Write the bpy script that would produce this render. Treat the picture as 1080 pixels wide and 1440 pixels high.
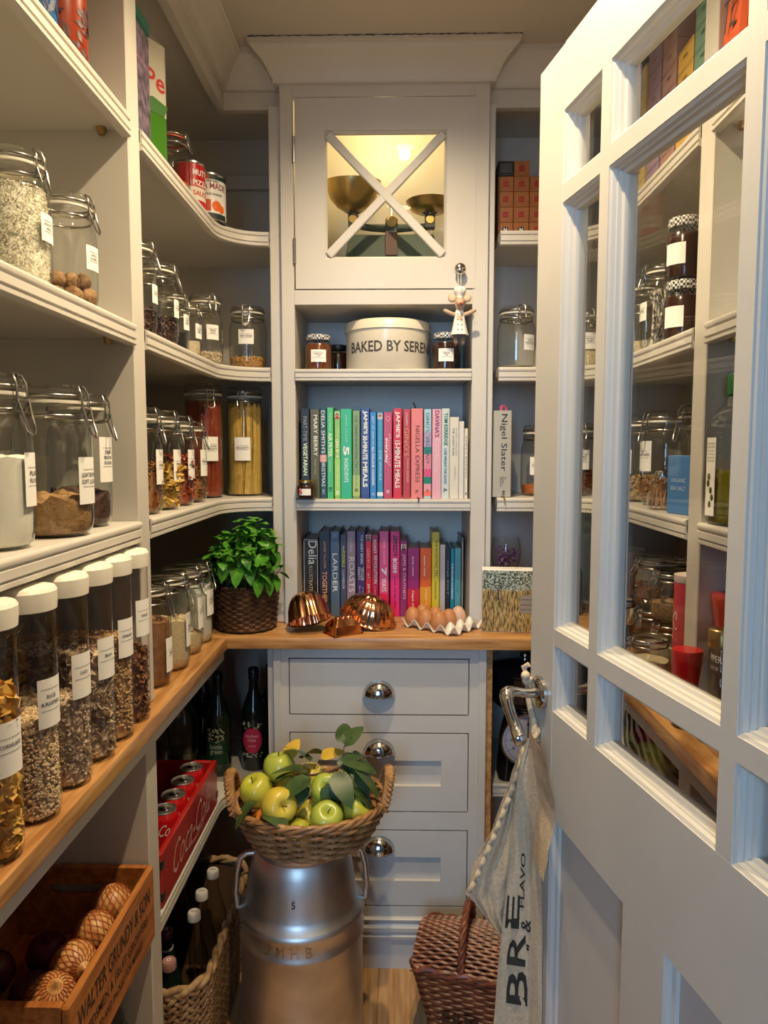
import bpy, bmesh, math, random
from mathutils import Vector, Matrix, noise as mnoise
for o in list(bpy.data.objects): bpy.data.objects.remove(o)
random.seed(7)
SC = bpy.context.scene; COL = SC.collection; PI = math.pi
def rad(a): return math.radians(a)

# ------------------------------------------------------------------ camera, light, exposure
cam = bpy.data.cameras.new('camera'); co = bpy.data.objects.new('camera', cam); COL.objects.link(co)
cam.sensor_fit = 'VERTICAL'; cam.sensor_height = 36; cam.lens = 36 * 1020 / 1440; cam.clip_start = .01
co.location = (0, 0, 1.40)
co.rotation_euler = (PI/2 - math.atan(86/1020), 0, math.atan(20/1020))
SC.camera = co
SC.view_settings.view_transform = 'Standard'; SC.view_settings.look = 'None'
SC.view_settings.gamma = 1; SC.view_settings.use_curve_mapping = False
SC.view_settings.exposure = -0.08
W = bpy.data.worlds.new('world'); SC.world = W; W.use_nodes = True
W.node_tree.nodes['Background'].inputs[0].default_value = (.40, .62, 1, 1)
W.node_tree.nodes['Background'].inputs[1].default_value = .08
SC.cycles.transparent_max_bounces = 24; SC.cycles.max_bounces = 8; SC.cycles.caustics_reflective = False
SC.cycles.sample_clamp_indirect = 4
def light(name, kind, loc, energy, col, rot=(0,0,0), **k):
    l = bpy.data.lights.new(name, kind); l.energy = energy; l.color = col
    for a, b in k.items(): setattr(l, a, b)
    o = bpy.data.objects.new(name, l); COL.objects.link(o); o.location = loc; o.rotation_euler = rot; return o
# daylight from the window of the room behind the open doorway
light('kitchen_window_daylight', 'AREA', (-.42, -2.3, 1.75), 60, (.38, .65, 1), (rad(90), 0, rad(-6)), shape='RECTANGLE', size=.75, size_y=1.5)
WARM = (1, .785, .49)
SPOTS = [(.02, .78), (.02, 1.40)]
for x, y in SPOTS:
    light('downlight_beam', 'SPOT', (x, y, 2.415), 66, WARM, (0, 0, 0), spot_size=rad(152), spot_blend=1.0, shadow_soft_size=.018)

# ------------------------------------------------------------------ mesh helpers
class B:
    def __init__(s): s.v = []; s.f = []
    def add(s, vs, fs, M=None):
        n = len(s.v)
        s.v += [tuple(M @ Vector(p)) for p in vs] if M is not None else [tuple(p) for p in vs]
        s.f += [tuple(i + n for i in f) for f in fs]; return s
    def box(s, x0, x1, y0, y1, z0, z1, M=None):
        return s.add([(x0,y0,z0),(x1,y0,z0),(x1,y1,z0),(x0,y1,z0),(x0,y0,z1),(x1,y0,z1),(x1,y1,z1),(x0,y1,z1)],
                     [(0,3,2,1),(4,5,6,7),(0,1,5,4),(1,2,6,5),(2,3,7,6),(3,0,4,7)], M)
    def lathe(s, prof, seg=32, M=None, fl=None):
        vs = []; fs = []; n = len(prof)
        for i in range(seg):
            a = 2*PI*i/seg
            for j, (r, z) in enumerate(prof):
                q = r * (fl(a, j/(n-1)) if fl else 1)
                vs.append((q*math.cos(a), q*math.sin(a), z))
        for i in range(seg):
            k = (i+1) % seg
            for j in range(n-1):
                fs.append((i*n+j, k*n+j, k*n+j+1, i*n+j+1))
        if prof[0][0] > 1e-4: fs.append(tuple(i*n for i in reversed(range(seg)))) if prof[0][0] < 0 else None
        return s.add(vs, [f for f in fs if f], M)
    def tube(s, pts, r, seg=8, closed=False, M=None):
        P = [Vector(p) for p in pts]; n = len(P); R = r if isinstance(r, (list, tuple)) else [r]*n
        up = None; vs = []; fs = []
        for i in range(n):
            t = (P[(i+1) % n] - P[i-1]) if closed else (P[min(i+1, n-1)] - P[max(i-1, 0)])
            t = t.normalized() if t.length > 1e-9 else Vector((0,0,1))
            if up is None:
                up = Vector((0,0,1)) if abs(t.z) < .9 else Vector((1,0,0))
            u = up - t*up.dot(t)
            if u.length < 1e-6: u = t.orthogonal()
            u.normalize(); up = u; w = t.cross(u)
            for k in range(seg):
                a = 2*PI*k/seg; vs.append(P[i] + (u*math.cos(a) + w*math.sin(a))*R[i])
        for i in range(n if closed else n-1):
            j = (i+1) % n
            for k in range(seg):
                l = (k+1) % seg; fs.append((i*seg+k, i*seg+l, j*seg+l, j*seg+k))
        if not closed:
            fs.append(tuple(reversed(range(seg)))); fs.append(tuple((n-1)*seg+k for k in range(seg)))
        return s.add(vs, fs, M)
    def prism(s, poly, z0, z1, M=None):
        n = len(poly)
        a = sum(poly[i][0]*poly[(i+1) % n][1]-poly[(i+1) % n][0]*poly[i][1] for i in range(n))
        if a < 0: poly = poly[::-1]
        return s.add([(x, y, z0) for x, y in poly] + [(x, y, z1) for x, y in poly],
                     [tuple(reversed(range(n))), tuple(range(n, 2*n))] + [(i, (i+1) % n, (i+1) % n+n, i+n) for i in range(n)], M)
    def sweep(s, path, prof, closed=False, M=None, axes=None):
        # prof: (offset to the right-hand side of the path, height); axes maps (px, py, h) to 3D
        n = len(path); m = len(prof); P = [Vector(p) for p in path]; vs = []; fs = []
        for i in range(n):
            a = P[i] - P[i-1] if (closed or i > 0) else P[1]-P[0]
            b = P[(i+1) % n] - P[i] if (closed or i < n-1) else a
            a = a.normalized(); b = b.normalized()
            na = Vector((a.y, -a.x)); nb = Vector((b.y, -b.x)); mt = na+nb
            mt = mt.normalized() if mt.length > 1e-6 else na
            sc = 1/max(.3, mt.dot(na))
            for o, z in prof:
                q = P[i] + mt*o*sc
                vs.append(axes(q.x, q.y, z) if axes else (q.x, q.y, z))
        for i in range(n if closed else n-1):
            j = (i+1) % n
            for k in range(m-1): fs.append((i*m+k, i*m+k+1, j*m+k+1, j*m+k))
        if not closed: fs.append(tuple(range(m))); fs.append(tuple((n-1)*m+k for k in reversed(range(m))))
        return s.add(vs, fs, M)
    def grid(s, fn, nu, nv, M=None, wrap=False):
        vs = [fn(i/nu, j/nv) for i in range(nu+1) for j in range(nv+1)]
        fs = [(i*(nv+1)+j, (i+1)*(nv+1)+j, (i+1)*(nv+1)+j+1, i*(nv+1)+j+1) for i in range(nu) for j in range(nv)]
        return s.add(vs, fs, M)
    def ball(s, c, r, seg=10, rings=6, M=None):
        rx, ry, rz = r if isinstance(r, (tuple, list)) else (r, r, r)
        T = Matrix.Translation(Vector(c)) @ Matrix.Diagonal((rx, ry, rz, 1))
        if M is not None: T = M @ T
        return s.lathe([(max(math.sin(PI*j/rings), 1e-5), -math.cos(PI*j/rings)) for j in range(rings+1)], seg, T)

TXT = {}
def textgeo(t, bold=0.0):
    k = (t, bold)
    if k not in TXT:
        c = bpy.data.curves.new('t', 'FONT'); c.body = t; c.resolution_u = 2; c.offset = bold; c.fill_mode = 'BOTH'
        o = bpy.data.objects.new('t', c); COL.objects.link(o)
        dg = bpy.context.evaluated_depsgraph_get(); dg.update()
        me = bpy.data.meshes.new_from_object(o.evaluated_get(dg))
        vs = [tuple(v.co) for v in me.vertices]; fs = [tuple(p.vertices) for p in me.polygons]
        bpy.data.objects.remove(o); bpy.data.curves.remove(c); bpy.data.meshes.remove(me)
        x0 = min(v[0] for v in vs); x1 = max(v[0] for v in vs); y0 = min(v[1] for v in vs); y1 = max(v[1] for v in vs)
        TXT[k] = ([((v[0]-x0)/(x1-x0)-.5, (v[1]-y0)/(y1-y0)-.5) for v in vs], fs, (x1-x0)/(y1-y0))
    return TXT[k]
def put_text(b, t, w, h, fn, bold=0.0, shear=0):
    # the lettering fills a w x h box; fn maps (x, y) in that box to a point
    vs, fs, asp = textgeo(t, bold)
    return b.add([fn(x*w + shear*y*h, y*h) for x, y in vs], fs)

def mesh_of(name, b, smooth=35, bevel=0, bseg=1):
    me = bpy.data.meshes.new(name); me.from_pydata(b.v, [], b.f)
    if bevel:
        bm = bmesh.new(); bm.from_mesh(me)
        bmesh.ops.remove_doubles(bm, verts=bm.verts, dist=1e-6)
        es = [e for e in bm.edges if len(e.link_faces) == 2 and e.calc_face_angle(0) > .6]
        bmesh.ops.bevel(bm, geom=es, offset=bevel, segments=bseg, affect='EDGES', profile=.6, clamp_overlap=True)
        bm.to_mesh(me); bm.free()
    if smooth:
        me.shade_smooth(); me.set_sharp_from_angle(angle=rad(smooth))
    me.update(); return me
def ob(name, b, m, parent=None, loc=(0,0,0), rot=(0,0,0), smooth=35, bevel=0, bseg=1, label=None):
    me = b if isinstance(b, bpy.types.Mesh) else mesh_of(name, b, smooth, bevel, bseg)
    if m is not None and not len(me.materials): me.materials.append(MT[m] if isinstance(m, str) else m)
    o = bpy.data.objects.new(name, me); COL.objects.link(o); o.parent = parent; o.location = loc; o.rotation_euler = rot
    if label: o['label'] = label
    return o
def tag(o, label, cat, group=None, kind=None):
    o['label'] = label; o['category'] = cat
    if group: o['group'] = group
    if kind: o['kind'] = kind
    return o
def thing(name, label, cat, loc=(0,0,0), rz=0, group=None, rot=None):
    o = bpy.data.objects.new(name, None); COL.objects.link(o); o.location = loc; o.rotation_euler = rot or (0, 0, rz)
    o.empty_display_size = .05
    return tag(o, label, cat, group)
def struct(name, b, m, label, cat, **k):
    o = ob(name, b, m, **k); return tag(o, label, cat, kind='structure')
def dup(root, loc, rz=None, label=None, rot=None):
    r = root.copy(); COL.objects.link(r); r.location = loc
    if rz is not None: r.rotation_euler = (0, 0, rz)
    if rot is not None: r.rotation_euler = rot
    if label: r['label'] = label
    for ch in list(root.children):
        c = ch.copy(); COL.objects.link(c); c.parent = r
        for g in list(ch.children):
            d = g.copy(); COL.objects.link(d); d.parent = c
    return r
def Rz(a): return Matrix.Rotation(a, 4, 'Z')
def T(x, y, z): return Matrix.Translation((x, y, z))

# ------------------------------------------------------------------ materials
MT = {}
def mat(name, col, rough=.5, metal=0, col2=None, nscale=20, stretch=(1,1,1), bump=0, bscale=60, coat=0, spec=.5, emit=None, estr=0, tex='noise', detail=4, ramp=(.35,.65), trans=0, sheen=0):
    m = bpy.data.materials.new(name); m.use_nodes = True; nt = m.node_tree; N = nt.nodes; L = nt.links
    p = N['Principled BSDF']; p.inputs['Base Color'].default_value = (*col, 1); p.inputs['Roughness'].default_value = rough
    p.inputs['Metallic'].default_value = metal; p.inputs['Specular IOR Level'].default_value = spec
    if coat: p.inputs['Coat Weight'].default_value = coat; p.inputs['Coat Roughness'].default_value = .08
    if trans: p.inputs['Transmission Weight'].default_value = trans
    if emit: p.inputs['Emission Color'].default_value = (*emit, 1); p.inputs['Emission Strength'].default_value = estr
    tc = N.new('ShaderNodeTexCoord'); mp = N.new('ShaderNodeMapping'); mp.inputs['Scale'].default_value = stretch
    L.new(tc.outputs['Object'], mp.inputs[0])
    if col2:
        if tex == 'voronoi':
            t = N.new('ShaderNodeTexVoronoi'); t.inputs['Scale'].default_value = nscale; src = t.outputs['Color']
            bw = N.new('ShaderNodeRGBToBW'); L.new(src, bw.inputs[0]); src = bw.outputs[0]
        else:
            t = N.new('ShaderNodeTexNoise'); t.inputs['Scale'].default_value = nscale; t.inputs['Detail'].default_value = detail; src = t.outputs['Fac']
        L.new(mp.outputs[0], t.inputs['Vector'])
        r = N.new('ShaderNodeValToRGB'); r.color_ramp.elements[0].position = ramp[0]; r.color_ramp.elements[1].position = ramp[1]
        r.color_ramp.elements[0].color = (*col, 1); r.color_ramp.elements[1].color = (*col2, 1)
        L.new(src, r.inputs[0]); L.new(r.outputs[0], p.inputs['Base Color'])
    if bump:
        t2 = N.new('ShaderNodeTexNoise'); t2.inputs['Scale'].default_value = bscale; t2.inputs['Detail'].default_value = 3
        L.new(mp.outputs[0], t2.inputs['Vector'])
        bp = N.new('ShaderNodeBump'); bp.inputs['Strength'].default_value = bump; bp.inputs['Distance'].default_value = .003
        L.new(t2.outputs['Fac'], bp.inputs['Height']); L.new(bp.outputs[0], p.inputs['Normal'])
    MT[name] = m; return m
def glass(name, centre, edge, ior=1.45, gain=1.0, rough=.0):
    m = bpy.data.materials.new(name); m.use_nodes = True; nt = m.node_tree; N = nt.nodes; L = nt.links
    N.remove(N['Principled BSDF']); out = N['Material Output']
    lw = N.new('ShaderNodeLayerWeight'); lw.inputs[0].default_value = .5
    mx = N.new('ShaderNodeMix'); mx.data_type = 'RGBA'; mx.inputs[6].default_value = (*centre, 1); mx.inputs[7].default_value = (*edge, 1)
    pw = N.new('ShaderNodeMath'); pw.operation = 'POWER'; pw.inputs[1].default_value = 2.6
    L.new(lw.outputs['Facing'], pw.inputs[0]); L.new(pw.outputs[0], mx.inputs[0])
    tr = N.new('ShaderNodeBsdfTransparent'); L.new(mx.outputs[2], tr.inputs[0])
    gl = N.new('ShaderNodeBsdfGlossy'); gl.inputs['Roughness'].default_value = rough
    p5 = N.new('ShaderNodeMath'); p5.operation = 'POWER'; p5.inputs[1].default_value = 5; L.new(lw.outputs['Facing'], p5.inputs[0])
    mu = N.new('ShaderNodeMath'); mu.operation = 'MULTIPLY_ADD'; mu.inputs[1].default_value = .9*gain; mu.inputs[2].default_value = .04*gain; mu.use_clamp = True
    L.new(p5.outputs[0], mu.inputs[0])
    ms = N.new('ShaderNodeMixShader'); L.new(mu.outputs[0], ms.inputs[0]); L.new(tr.outputs[0], ms.inputs[1]); L.new(gl.outputs[0], ms.inputs[2])
    L.new(ms.outputs[0], out.inputs[0]); MT[name] = m; return m
glass('glass', (.975,.985,.97), (.62,.67,.60), 1.45, 1.5)
glass('plastic_clear', (.99,.985,.98), (.86,.84,.82), 1.42, 1.0, .03)
glass('pane', (.985,.99,.985), (.95,.97,.96), 1.5, .75)
glass('glass_green', (.35,.55,.30), (.08,.16,.08), 1.45, 1.5)
glass('glass_yellow', (.62,.60,.18), (.25,.26,.05), 1.45, 1.4)
mat('paint', (.585,.555,.505), .42, col2=(.625,.595,.545), nscale=4, bump=.04, bscale=90)
mat('paint_wall', (.53,.50,.455), .6, col2=(.57,.54,.495), nscale=3, bump=.05, bscale=40)
mat('ceiling_paint', (.56,.52,.46), .7, bump=.05, bscale=30)
mat('door_paint', (.595,.57,.52), .38, col2=(.635,.61,.56), nscale=5, bump=.05, bscale=70)
for nm, st in (('oak_y', (9,.8,9)), ('oak_x', (.8,9,9))):
    mat(nm, (.33,.145,.042), .32, col2=(.66,.36,.14), nscale=9, stretch=st, bump=.12, bscale=14, detail=8, ramp=(.32,.7))
mat('floor_oak', (.38,.19,.07), .4, col2=(.60,.36,.165), nscale=8, stretch=(10,.8,4), bump=.08, bscale=10, detail=7)
mat('chrome', (.62,.61,.60), .12, 1); mat('steel', (.48,.46,.43), .25, 1); mat('wire', (.42,.40,.37), .22, 1)
mat('aluminium', (.52,.50,.48), .42, 1, col2=(.70,.68,.65), nscale=9, bump=.08, bscale=25)
mat('copper', (.72,.30,.14), .16, 1, col2=(.85,.42,.22), nscale=14, bump=.08, bscale=40)
mat('brass', (.45,.30,.10), .28, 1, col2=(.62,.44,.17), nscale=12, bump=.05)
mat('scale_green', (.03,.055,.038), .55, col2=(.05,.09,.06), nscale=10)
mat('iron', (.05,.05,.045), .4, .4)
mat('white_plastic', (.86,.82,.72), .4); mat('seal', (.80,.76,.66), .5); mat('seal_red', (.55,.07,.03), .5)
mat('paper', (.90,.89,.86), .7); mat('ink', (.03,.03,.035), .6); mat('page', (.80,.76,.68), .8, col2=(.68,.64,.56), nscale=8, stretch=(80,1,1))
mat('white_ink', (.90,.90,.88), .6); mat('cream', (.75,.68,.54), .35, coat=.2)
mat('black', (.012,.012,.014), .35); mat('black_gloss', (.01,.01,.012), .1)
mat('linen', (.56,.42,.27), .9, col2=(.66,.52,.35), nscale=160, bump=.35, bscale=320)
mat('cotton', (.82,.76,.64), .9, bump=.3, bscale=300)
mat('rope', (.70,.55,.38), .9, bump=.4, bscale=220)
mat('wicker', (.24,.11,.038), .42, col2=(.44,.235,.09), nscale=30, bump=.15)
mat('wicker_dark', (.05,.024,.014), .45, col2=(.14,.07,.04), nscale=35, bump=.15)
mat('wicker_red', (.12,.03,.014), .4, col2=(.26,.085,.04), nscale=30, bump=.15)
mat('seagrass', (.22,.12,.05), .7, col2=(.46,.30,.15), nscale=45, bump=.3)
mat('pine', (.30,.09,.018), .45, col2=(.50,.19,.045), nscale=10, stretch=(8,1,8), bump=.1, bscale=20)
mat('red_paint', (.36,.012,.012), .3, col2=(.46,.025,.02), nscale=10, coat=.3, bump=.06)
mat('can_red', (.50,.008,.012), .25, coat=.4)
mat('onion', (.50,.19,.05), .4, col2=(.70,.42,.16), nscale=14, stretch=(6,6,1)); mat('onion_red', (.09,.008,.02), .35); mat('net', (.35,.07,.015), .6)
mat('leaf', (.045,.20,.014), .40, col2=(.13,.38,.035), nscale=18, spec=.4)
mat('leaf_apple', (.022,.055,.014), .42, col2=(.06,.105,.028), nscale=30, bump=.2); mat('bark', (.10,.055,.03), .8)
mat('leaf_yellow', (.55,.33,.03), .5, col2=(.65,.45,.05), nscale=20)
mat('apple', (.42,.46,.035), .32, col2=(.62,.56,.07), nscale=7, coat=.15); mat('apple_green', (.36,.44,.05), .32, col2=(.48,.52,.08), nscale=9, coat=.15)
mat('apple_yellow', (.66,.48,.05), .32, col2=(.60,.55,.09), nscale=8, coat=.15)
mat('egg', (.50,.20,.075), .5, col2=(.58,.26,.11), nscale=40); mat('egg_pale', (.66,.42,.30), .5); mat('ceramic', (.74,.70,.62), .35, coat=.2)
# foods
mat('flour', (.90,.87,.80), .9, bump=.2, bscale=60); mat('brown_sugar', (.30,.155,.06), .9, col2=(.42,.24,.10), nscale=120, bump=.8, bscale=260)
mat('dark_sugar', (.035,.014,.008), .8, col2=(.08,.032,.018), nscale=90, bump=.9, bscale=180)
mat('rice', (.84,.78,.62), .6, col2=(.92,.88,.76), nscale=220, bump=.9, bscale=260)
mat('walnut', (.24,.125,.05), .7, col2=(.40,.23,.10), nscale=60, bump=1, bscale=110)
mat('raisin', (.025,.012,.01), .5, col2=(.07,.025,.02), nscale=60); mat('cornflake', (.66,.36,.05), .55, col2=(.80,.52,.12), nscale=60, bump=.3)
mat('puffed', (.66,.48,.28), .7, col2=(.80,.64,.43), nscale=90, bump=.3); mat('bran', (.56,.43,.30), .8, col2=(.74,.61,.46), nscale=130, bump=.3)
mat('oat', (.34,.24,.16), .8, col2=(.78,.64,.46), nscale=70, ramp=(.42,.58)); mat('granola', (.42,.25,.11), .8, col2=(.62,.42,.22), nscale=90)
mat('wheat', (.22,.09,.04), .8, col2=(.34,.16,.07), nscale=80)
mat('penne', (.62,.40,.09), .5); mat('red_pasta', (.30,.045,.02), .5, col2=(.42,.10,.04), nscale=50); mat('brown_pasta', (.26,.10,.03), .5, col2=(.38,.17,.06), nscale=50)
mat('spaghetti', (.60,.38,.08), .5, col2=(.70,.48,.14), nscale=60); mat('spaghetti_red', (.24,.035,.015), .5, col2=(.34,.07,.03), nscale=60)
mat('semolina', (.60,.47,.28), .9, col2=(.68,.56,.36), nscale=150, bump=.4, bscale=260); mat('bag_plastic', (.55,.56,.54), .3, col2=(.75,.76,.74), nscale=14, bump=.8, bscale=20)
mat('onion_bits', (.45,.22,.06), .8, col2=(.60,.35,.12), nscale=150); mat('seed', (.50,.40,.27), .8, col2=(.68,.58,.42), nscale=140); mat('jam', (.035,.008,.006), .2); mat('honey', (.15,.04,.01), .2)
mat('lentil', (.42,.10,.02), .7, col2=(.55,.16,.04), nscale=120)
CC = {}
def flat(col, rough=.5, coat=0):
    k = (tuple(col), rough, coat)
    if k not in CC: CC[k] = mat('print_%d' % len(CC), col, rough, coat=coat)
    return CC[k]
def srgb(r, g, b):
    f = lambda c: ((c/255+.055)/1.055)**2.4 if c > 10 else c/255/12.92
    return (f(r), f(g), f(b))

# ------------------------------------------------------------------ room shell
XL, XR, YB, YF, ZC = -.80, .88, 2.27, .34, 2.44
CT = .92; SHZ = (1.272, 1.625, 1.982); LSZ = .48     # worktop, shelves and low shelf: top heights
LX, RX, BY = -.47, .54, 1.985                        # front edges of the shelves
LCX, RCX, BCY = -.44, .465, 1.828                    # front edges of the worktop
fl = struct('floor', B().box(XL, XR, -.6, YB, -.04, -.012), 'floor_oak', 'oak plank floor of the pantry', 'floor')
x = XL; k = 0
while x < XR - .01:
    w = min(.125, XR-x)
    for y0, y1 in ((-.6, .55+.3*(k % 3)), (.55+.3*(k % 3), YB)):
        ob('plank', B().box(x+.0008, x+w-.0008, y0+.0008, y1-.0008, -.012, 0), 'floor_oak', fl, bevel=.0012)
    x += w; k += 1
struct('ceiling', B().box(XL, XR, YF, YB, ZC, ZC+.05), 'ceiling_paint', 'plain beige painted pantry ceiling', 'ceiling')
struct('wall_left', B().box(XL-.05, XL, YF, YB, 0, ZC), 'paint_wall', 'painted side wall behind the cereal and jar shelves', 'wall')
struct('wall_right', B().box(XR, XR+.05, YF, YB, 0, ZC), 'paint_wall', 'painted side wall behind the glazed door and tea boxes', 'wall')
wb = struct('wall_back', B().box(XL, XR, YB, YB+.05, 0, ZC), 'paint_wall', 'painted end wall behind the bookshelf cabinet', 'wall')
for x0, x1 in ((XL+.001, -.335), (.262, XR-.001)):
    ob('batten', B().box(x0, x1, YB-.022, YB, 2.185, 2.225), 'paint_wall', wb, bevel=.002)
b = B().box(XL, -.40, YF, YF+.06, 0, ZC).box(.44, XR, YF, YF+.06, 0, ZC).box(-.40, .44, YF, YF+.06, 2.03, ZC)
struct('wall_front', b, 'paint_wall', 'painted wall around the pantry doorway', 'wall')
b = B().box(-.40, -.375, YF-.01, YF+.07, 0, 2.03).box(.415, .44, YF-.01, YF+.07, 0, 2.03).box(-.375, .415, YF-.01, YF+.07, 2.005, 2.03)
struct('trim_1', b, 'door_paint', 'painted timber frame lining the pantry doorway', 'door frame', bevel=.002)
# socket on the end wall behind the door
s = thing('wall_socket', 'dark twin wall socket above the worktop on the end wall', 'socket', (.50, YB, 1.16))
ob('plate', B().box(-.07, .07, -.008, 0, -.043, .043), 'steel', s, bevel=.003)
for dx in (-.035, .035):
    ob('socket_hole', B().box(dx-.010, dx-.004, -.0095, -.007, -.012, -.004).box(dx+.004, dx+.010, -.0095, -.007, -.012, -.004).box(dx-.003, dx+.003, -.0095, -.007, .006, .016), 'black', s, smooth=0)
# cornices: (outward, height) ogee
def ogee(z0, z1, d):
    h = z1-z0
    return [(0,z0),(.012*d/.06,z0),(.012*d/.06,z0+.1*h),(.018*d/.06,z0+.2*h),(.024*d/.06,z0+.38*h),(.034*d/.06,z0+.56*h),(.048*d/.06,z0+.72*h),(.055*d/.06,z0+.80*h),(.055*d/.06,z0+.85*h),(d,z0+.88*h),(d,z1),(0,z1)]
t = struct('trim_2', B().sweep([(LX, YF+.06), (LX, 2.02), (-.314, 2.02)], ogee(2.355, ZC, .06)), 'paint', 'moulded cornice above the jar shelves', 'cornice', smooth=50)
ob('frieze', B().sweep([(LX, YF+.06), (LX, 2.02), (-.3145, 2.02)], [(-.02, 2.31), (0, 2.31), (0, 2.36), (0, ZC), (-.02, ZC)]), 'paint', t, smooth=0)
ob('soffit', B().box(XL, LX-.02, YF+.06, YB, 2.335, 2.35).box(LX-.02, -.346, 2.04, YB, 2.335, 2.35), 'paint', t, smooth=0)
t = struct('trim_3', B().sweep([(.238, 2.02), (RX, 2.02), (RX, YF+.06)], ogee(2.355, ZC, .06)), 'paint', 'moulded cornice above the tea box shelves', 'cornice', smooth=50)
ob('frieze', B().sweep([(.2385, 2.02), (RX, 2.02), (RX, YF+.06)], [(-.02, 2.31), (0, 2.31), (0, 2.36), (0, ZC), (-.02, ZC)]), 'paint', t, smooth=0)
ob('soffit', B().box(RX+.02, XR, YF+.06, YB, 2.335, 2.35).box(.27, RX+.02, 2.04, YB, 2.335, 2.35), 'paint', t, smooth=0)
for i, (x, y) in enumerate(SPOTS):
    d = thing('downlight', ['recessed ceiling downlight just inside the pantry doorway', 'recessed ceiling downlight over the milk churn'][i], 'ceiling light', (x, y, ZC), 0, 'recessed ceiling downlights')
    ob('ring', B().lathe([(.034,-.004),(.045,-.006),(.047,-.002),(.047,0),(.034,0)], 32), 'chrome', d)
    ob('lens', B().lathe([(.0001,-.0015),(.034,-.0015)], 24), mat('lamp_lens', (1,.9,.7), .3, emit=(1,.82,.55), estr=12), d)

# ------------------------------------------------------------------ fixed shelving
LIP = [(.0,0),(.004,-.002),(.005,-.006),(.004,-.010),(.001,-.011),(.001,-.014),(.004,-.015),(.0045,-.026),(.001,-.027),(.001,-.0295),(.004,-.0305),(.004,-.036),(.001,-.038),(-.012,-.038),(-.012,-.0245)]
def arc(cx, cy, r, a0, a1, n=12): return [(cx+r*math.cos(rad(a0+(a1-a0)*i/n)), cy+r*math.sin(rad(a0+(a1-a0)*i/n))) for i in range(n+1)]
def shelf(parent, front, back, z, lip=True, name='shelf'):
    s_ = ob(name, B().prism(front+back, z-.024, z), 'paint', parent, bevel=0, smooth=0)
    if lip: ob('lip', B().sweep(front, [(o, z+h) for o, h in LIP]), 'paint', s_, smooth=50)
    return s_
# path direction is chosen so that the room lies on its right-hand side
L_front = [(LX, YF+.07), (LX, 1.305)]
L_back = [(LX, 1.36), (LX, 1.865)] + arc(LX+.12, 1.865, .12, 180, 90)[1:] + [(-.347, BY)]
R_back = [(.27, BY)] + arc(RX-.13, 1.855, .13, 90, 0) + [(RX, 1.36)]
R_front = [(RX, 1.305), (RX, YF+.07)]
ls = thing('shelving_unit', 'painted fixed shelving holding cereal tubs, clip jars and tins', 'shelves', (0,0,0))
rs = thing('shelving_unit', 'painted fixed shelving behind the glazed door with tea boxes and oil', 'shelves', (0,0,0))
for z in SHZ:
    shelf(ls, L_front, [(XL, 1.305), (XL, YF+.07)], z)
    shelf(ls, L_back, [(-.347, YB), (XL, YB), (XL, 1.36)], z)
    shelf(rs, R_back, [(XR, 1.36), (XR, YB), (.27, YB)], z)
    shelf(rs, R_front, [(XR, YF+.07), (XR, 1.305)], z)
for p, x0, x1 in ((ls, XL, LX), (rs, RX, XR)):
    ob('divider', B().box(x0+.001, x1-.001, 1.305, 1.36, CT+.0008, 2.335), 'paint', p, bevel=.002)
    ob('divider', B().box(x0, x1, 1.305, 1.36, .0006, CT-.0308), 'paint', p, bevel=.002)
    for z in SHZ:   # little round shelf studs under each shelf
        sx = x1-.045 if p is ls else x0+.045
        ob('shelf_stud', B().lathe([(.0001,-.012),(.006,-.012),(.008,-.004),(.008,0)], 12, T(sx, 1.297, z-.024)), 'brass', p)
# low shelf below the worktop
shelf(ls, [(-.50, YF+.07), (-.50, 1.305)], [(XL, 1.305), (XL, YF+.07)], LSZ)
Ll = [(-.475, 1.36), (-.475, 1.83)] + arc(-.475+.12, 1.83, .12, 180, 90)[1:] + [(-.352, 1.95)]
shelf(ls, Ll, [(-.352, YB), (XL, YB), (XL, 1.36)], LSZ)
shelf(rs, [(.262, 1.95)] + arc(RX-.10, 1.85, .10, 90, 0) + [(RX, 1.36)], [(XR, 1.36), (XR, YB), (.262, YB)], LSZ)
shelf(rs, [(RX, 1.305), (RX, YF+.07)], [(XR, YF+.07), (XR, 1.305)], LSZ)
# rails under the worktop
for p, xa, xb in ((ls, LCX-.035, LCX-.012), (rs, RCX+.012, RCX+.035)):
    ob('apron_rail', B().box(xa, xb, YF+.07, 1.84, CT-.062, CT-.0308), 'paint', p, bevel=.0015)
ob('upright', B().box(-.3465, -.3145, 1.995, YB, CT+.0008, 2.31), 'paint', ls, bevel=.002)
ob('upright', B().box(.2385, .2560, 1.995, YB, CT+.0008, 2.31), 'paint', rs, bevel=.002)
# ------------------------------------------------------------------ oak worktop
wt = thing('worktop', 'continuous oak worktop running round three sides of the pantry', 'worktop', (0,0,0))
def slab(name, poly, m): ob(name, B().prism(poly, CT-.03, CT), m, wt, bevel=.003, bseg=2)
slab('worktop_board', [(XL+.001, YF+.07), (LCX, YF+.07), (LCX, BCY-.0006), (XL+.001, BCY-.0006)], 'oak_y')
slab('worktop_board', [(XL+.001, BCY+.0006), (XR-.001, BCY+.0006), (XR-.001, YB-.001), (XL+.001, YB-.001)], 'oak_x')
slab('worktop_board', [(RCX, YF+.07), (XR-.001, YF+.07), (XR-.001, BCY-.0006), (RCX, BCY-.0006)], 'oak_y')

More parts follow.
